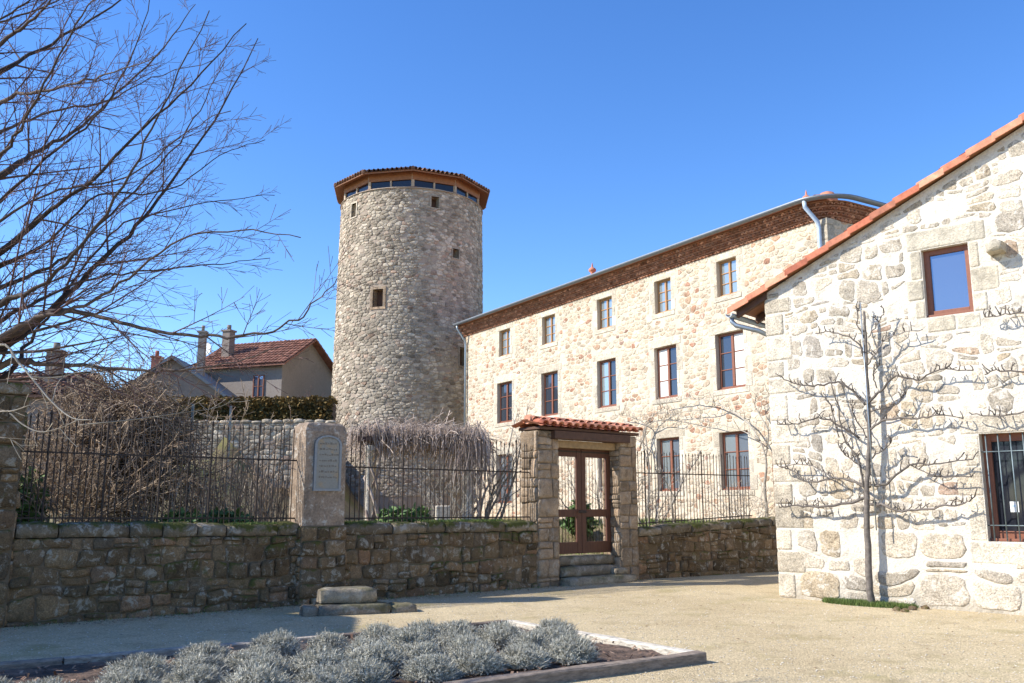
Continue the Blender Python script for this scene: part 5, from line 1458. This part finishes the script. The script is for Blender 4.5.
def timber(s0, w0, s1, w1, tt, wd=0.13, h_=0.10):
    a, c = bp(s0, w0), bp(s1, w1); m = fmap(a, c-a); L = (c-a).length; b = MB(); n = int(L/0.4)+1; rings = []
    for q in range(n+1):
        x = L*q/n; j = lambda: R.uniform(-.006, .006)
        rings.append([b.vert(m(x, -0.05, -wd/2), tt), b.vert(m(x, -0.05, wd/2), tt), b.vert(m(x, h_-0.012+j(), wd/2+j()), tt), b.vert(m(x, h_+j(), wd/2-0.015+j()), tt), b.vert(m(x, h_+j(), -wd/2+0.015+j()), tt), b.vert(m(x, h_-0.012+j(), -wd/2+j()), tt)])
    for r0_, r1_ in zip(rings, rings[1:]):
        for k in range(6): b.face((r0_[k], r0_[(k+1) % 6], r1_[(k+1) % 6], r1_[k]))
    b.face(rings[0][::-1]); b.face(rings[-1])
    return obj('timber_edge', b, M['sleeper'], bed)
timber(0.0, 0.09, 0.0, 1.7, (1, .8, .5)); timber(0, 1.72, 0, BWL, (0.9, .9, .5))
timber(-0.05, 0, 3.0, 0, (0.2, .5, .5), 0.15, 0.105); timber(3.02, 0, 6, 0, (0.2, .5, .5), 0.15, 0.105); timber(6.02, 0, BLEN, 0, (0.2, .5, .5), 0.15, 0.105)
timber(0.08, BWL, 2.6, BWL, (0.1, .3, .5)); timber(2.62, BWL, 5.4, BWL, (0.6, .6, .5)); timber(5.42, BWL, BLEN, BWL, (0.3, .5, .5)); timber(BLEN, 0.1, BLEN, BWL-0.1, (0.3, .5, .5))
b = MB()
for k in range(1500):
    s_, w_ = R.uniform(0.12, BLEN-0.1), R.uniform(0.12, BWL-0.12); p_ = bp(s_, w_, 0.07+R.uniform(0, .02))
    d = V(R.gauss(0, 1), R.gauss(0, 1), R.gauss(0, .35)).normalized(); e = d.cross(V(0, 0, 1)).normalized(); l_ = R.uniform(.012, .035); t_ = (R.random(), R.random(), 0)
    b.poly([p_-d*l_-e*l_*.4, p_+d*l_-e*l_*.4, p_+d*l_+e*l_*.4, p_-d*l_+e*l_*.4], t_)
o = obj('wood_chips', b, M['mulch'], bed); o['kind'] = 'stuff'
def lav_mesh(seed):
    rng = random.Random(seed); b = MB()
    for k in range(2600):
        th = rng.uniform(0, 6.283); ph = math.acos(rng.uniform(0.02, 1))
        d = V(math.sin(ph)*math.cos(th), math.sin(ph)*math.sin(th), math.cos(ph)*0.95)
        lump = 1+0.28*noise.noise(d*2.4+V(seed*3.1, 0, 0))
        L = 0.285*lump*rng.uniform(0.9, 1.05)
        root = V(rng.gauss(0, .035), rng.gauss(0, .035), 0)
        a = root+d*L*rng.uniform(0.6, 0.85); tip = root+d*L+V(rng.gauss(0, .018), rng.gauss(0, .018), 0.03)
        s_ = d.cross(V(rng.gauss(0, 1), rng.gauss(0, 1), rng.gauss(0, 1))).normalized()
        t_ = (min(1, max(0, rng.gauss(0.62, .25))), rng.random(), 0); w_ = 0.0042
        b.poly([a-s_*w_, a+s_*w_, tip+s_*w_*0.4, tip-s_*w_*0.4], t_)
        # small leaves along it
        for q in range(5):
            f = rng.uniform(0.0, 1); p_ = a+(tip-a)*f; l_ = V(rng.gauss(0, 1), rng.gauss(0, 1), rng.gauss(0.5, .8)).normalized(); e = l_.cross(d).normalized()*0.0032
            b.poly([p_-e, p_+e, p_+l_*rng.uniform(.02, .04)], t_)
    wd_ = MB()
    for k in range(26):
        th = rng.uniform(0, 6.283); r = rng.random()*0.2; wd_.tube([V(0, 0, -0.03), V(math.cos(th)*r*0.5, math.sin(th)*r*0.5, 0.09), V(math.cos(th)*r, math.sin(th)*r, 0.2)], [0.006, 0.004, 0.003], 4, False)
    return mesh_of('foliage', b, M['lavender']), mesh_of('woody_stems', wd_, M['bark'])
lavs = [lav_mesh(s) for s in (1, 2, 3, 4)]
cnt = 0
rng = random.Random(111)
for ri in range(13):
    for wi in range(4):
        s_ = 0.62+ri*0.56+rng.uniform(-.13, .13)+(0.25 if wi % 2 else 0); w_ = 0.52+wi*0.6+rng.uniform(-.07, .07)
        if s_ > BLEN-0.3: continue
        if wi == 0 and ri in (0, ): continue
        if rng.random() < 0.06: continue
        if wi == 3 and ri > 6: continue
        p_ = bp(s_, w_, 0.05)
        if p_.y < 7.2 or p_.x/max(p_.y, 0.1) < -0.68: continue
        k = rng.randrange(4)
        t = thing('lavender_bush', 'clipped silver grey lavender cushion in the timber edged bed', 'lavender', p_, 'lavender bushes in the bed')
        sc_ = rng.uniform(0.72, 1.08)
        for nm, me in zip(('foliage', 'woody_stems'), lavs[k]):
            o = bpy.data.objects.new(nm, me); COL.objects.link(o); o.parent = t
        t.scale = (sc_, sc_, sc_*rng.uniform(0.75, 1.0)); t.rotation_euler = (0, 0, rng.uniform(0, 6.28)); cnt += 1
print('lavender', cnt)

# ================================================================== GRASS, PEBBLES, SMALL THINGS
def grass(name, area, n, h_, rng, mat='grass', w_=0.004):
    b = MB()
    for _ in range(n):
        p_ = area(); th = rng.uniform(0, 6.28); e = V(math.cos(th), math.sin(th), 0)*w_; l_ = V(rng.gauss(0, .35), rng.gauss(0, .35), 1).normalized()*h_*rng.uniform(.5, 1.2)
        b.poly([p_-e, p_+e, p_+l_], (rng.random(), rng.random(), 0))
    return tag(obj(name, b, M[mat]), kind='stuff')
def ga_():
    th = R.uniform(0, 6.28); r = R.random()**0.6; p_ = V(5.95, 15.3, 0)+GD*math.cos(th)*r*0.78+gmN*math.sin(th)*r*0.36+V(-0.1, 0, 0); return p_
tag(grass('grass', ga_, 7000, 0.09, R, w_=0.005), 'green grass tuft around the foot of the espalier tree', 'grass')
def gb2():
    X = R.uniform(-11, 6); Y = wall_y(X)+R.uniform(0.5, 12)**1.0; return V(X, Y, terrain(X, Y)-0.02)
tag(grass('grass', gb2, 16000, 0.16, R, w_=0.012), 'rough grass in the raised garden behind the wall', 'grass')
def gb3():
    u = R.uniform(0.1, 12.5); p_ = wm(u, 0.0, 0.09+abs(R.gauss(0, .05))); return p_
tag(grass('weeds', gb3, 500, 0.05, R, w_=0.005), 'small weeds along the foot of the stone wall', 'weeds')
def gb4():
    u = R.random()*9.4
    while noise.noise(V(u*0.9, 2.2, 0)) < 0.02: u = R.random()*9.4
    return wm(u, 1.31+R.gauss(0, .01), -abs(R.gauss(0, .14))+0.02)
tag(grass('moss', gb4, 5200, 0.028, R, w_=0.007), 'green moss growing along the coping of the stone wall', 'moss')
b = MB()
ico = [(0, 0, 1), (0.9, 0, 0.2), (0.3, 0.85, 0.2), (-0.7, 0.5, 0.2), (-0.7, -0.5, 0.2), (0.3, -0.85, 0.2)]
for k in range(9000):
    Y = R.uniform(8.2, 19); X = R.uniform(-0.62, 0.62)*Y
    if Y > wall_y(X)-0.05: continue
    q = (V(X, Y, 0)-BC); 
    if 0 < q.dot(BL) < BLEN and 0 < q.dot(BW) < BWL: continue
    if (V(X, Y, 0)-GA).dot(gmN) < 0.03 and X > 4.4: continue
    s_ = R.uniform(.006, .016); t_ = (R.random(), R.random(), 0); a = R.uniform(0, 6.28)
    vs_ = [b.vert((X+(x*math.cos(a)-y*math.sin(a))*s_, Y+(x*math.sin(a)+y*math.cos(a))*s_, z_*s_*0.7+0.001), t_) for x, y, z_ in ico]
    for i in range(5): b.face((vs_[0], vs_[1+i], vs_[1+(i+1) % 5]))
tag(obj('pebbles', b, M['dressed']), 'loose pebbles scattered over the gravel', 'gravel', kind='stuff')
lv_ = MB()
for k in range(900):
    if k < 600: q = wm(R.uniform(-1, 12.4), 0.006, 0.1+abs(R.gauss(0, .22)))
    else:
        Y = R.uniform(8.2, 18); q = V(R.uniform(-0.5, 0.6)*Y, Y, 0.006)
        if Y > wall_y(q.x)-0.1 or ((q-GA).dot(gmN) < 0.05 and q.x > 4.4): continue
    d = V(R.gauss(0, 1), R.gauss(0, 1), R.gauss(0, .2)).normalized(); e = d.cross(V(0, 0, 1)).normalized(); l_ = R.uniform(.012, .028)
    lv_.poly([q-d*l_, q+e*l_*.55+V(0, 0, .006), q+d*l_, q-e*l_*.55+V(0, 0, .004)], (R.random(), R.random(), 0))
tag(obj('fallen_leaves', lv_, M['mulch']), 'dry leaf litter on the gravel, thickest along the wall foot', 'leaves', kind='stuff')
for k, (px, py) in enumerate(((897, 611), (905, 612), (913, 610), (925, 609))):
    p_ = onZ(px, py); b = MB(); rough_block(b, fmap(p_, GD), -0.06, 0.06, -0.02, 0.06, -0.05, 0.05, R, n=3)
    tag(obj('small_stone', b, M['wall_stone'], None, loc=p_), 'small dark stone on the gravel right of the espalier trunk', 'stone', 'small stones right of the espalier trunk')
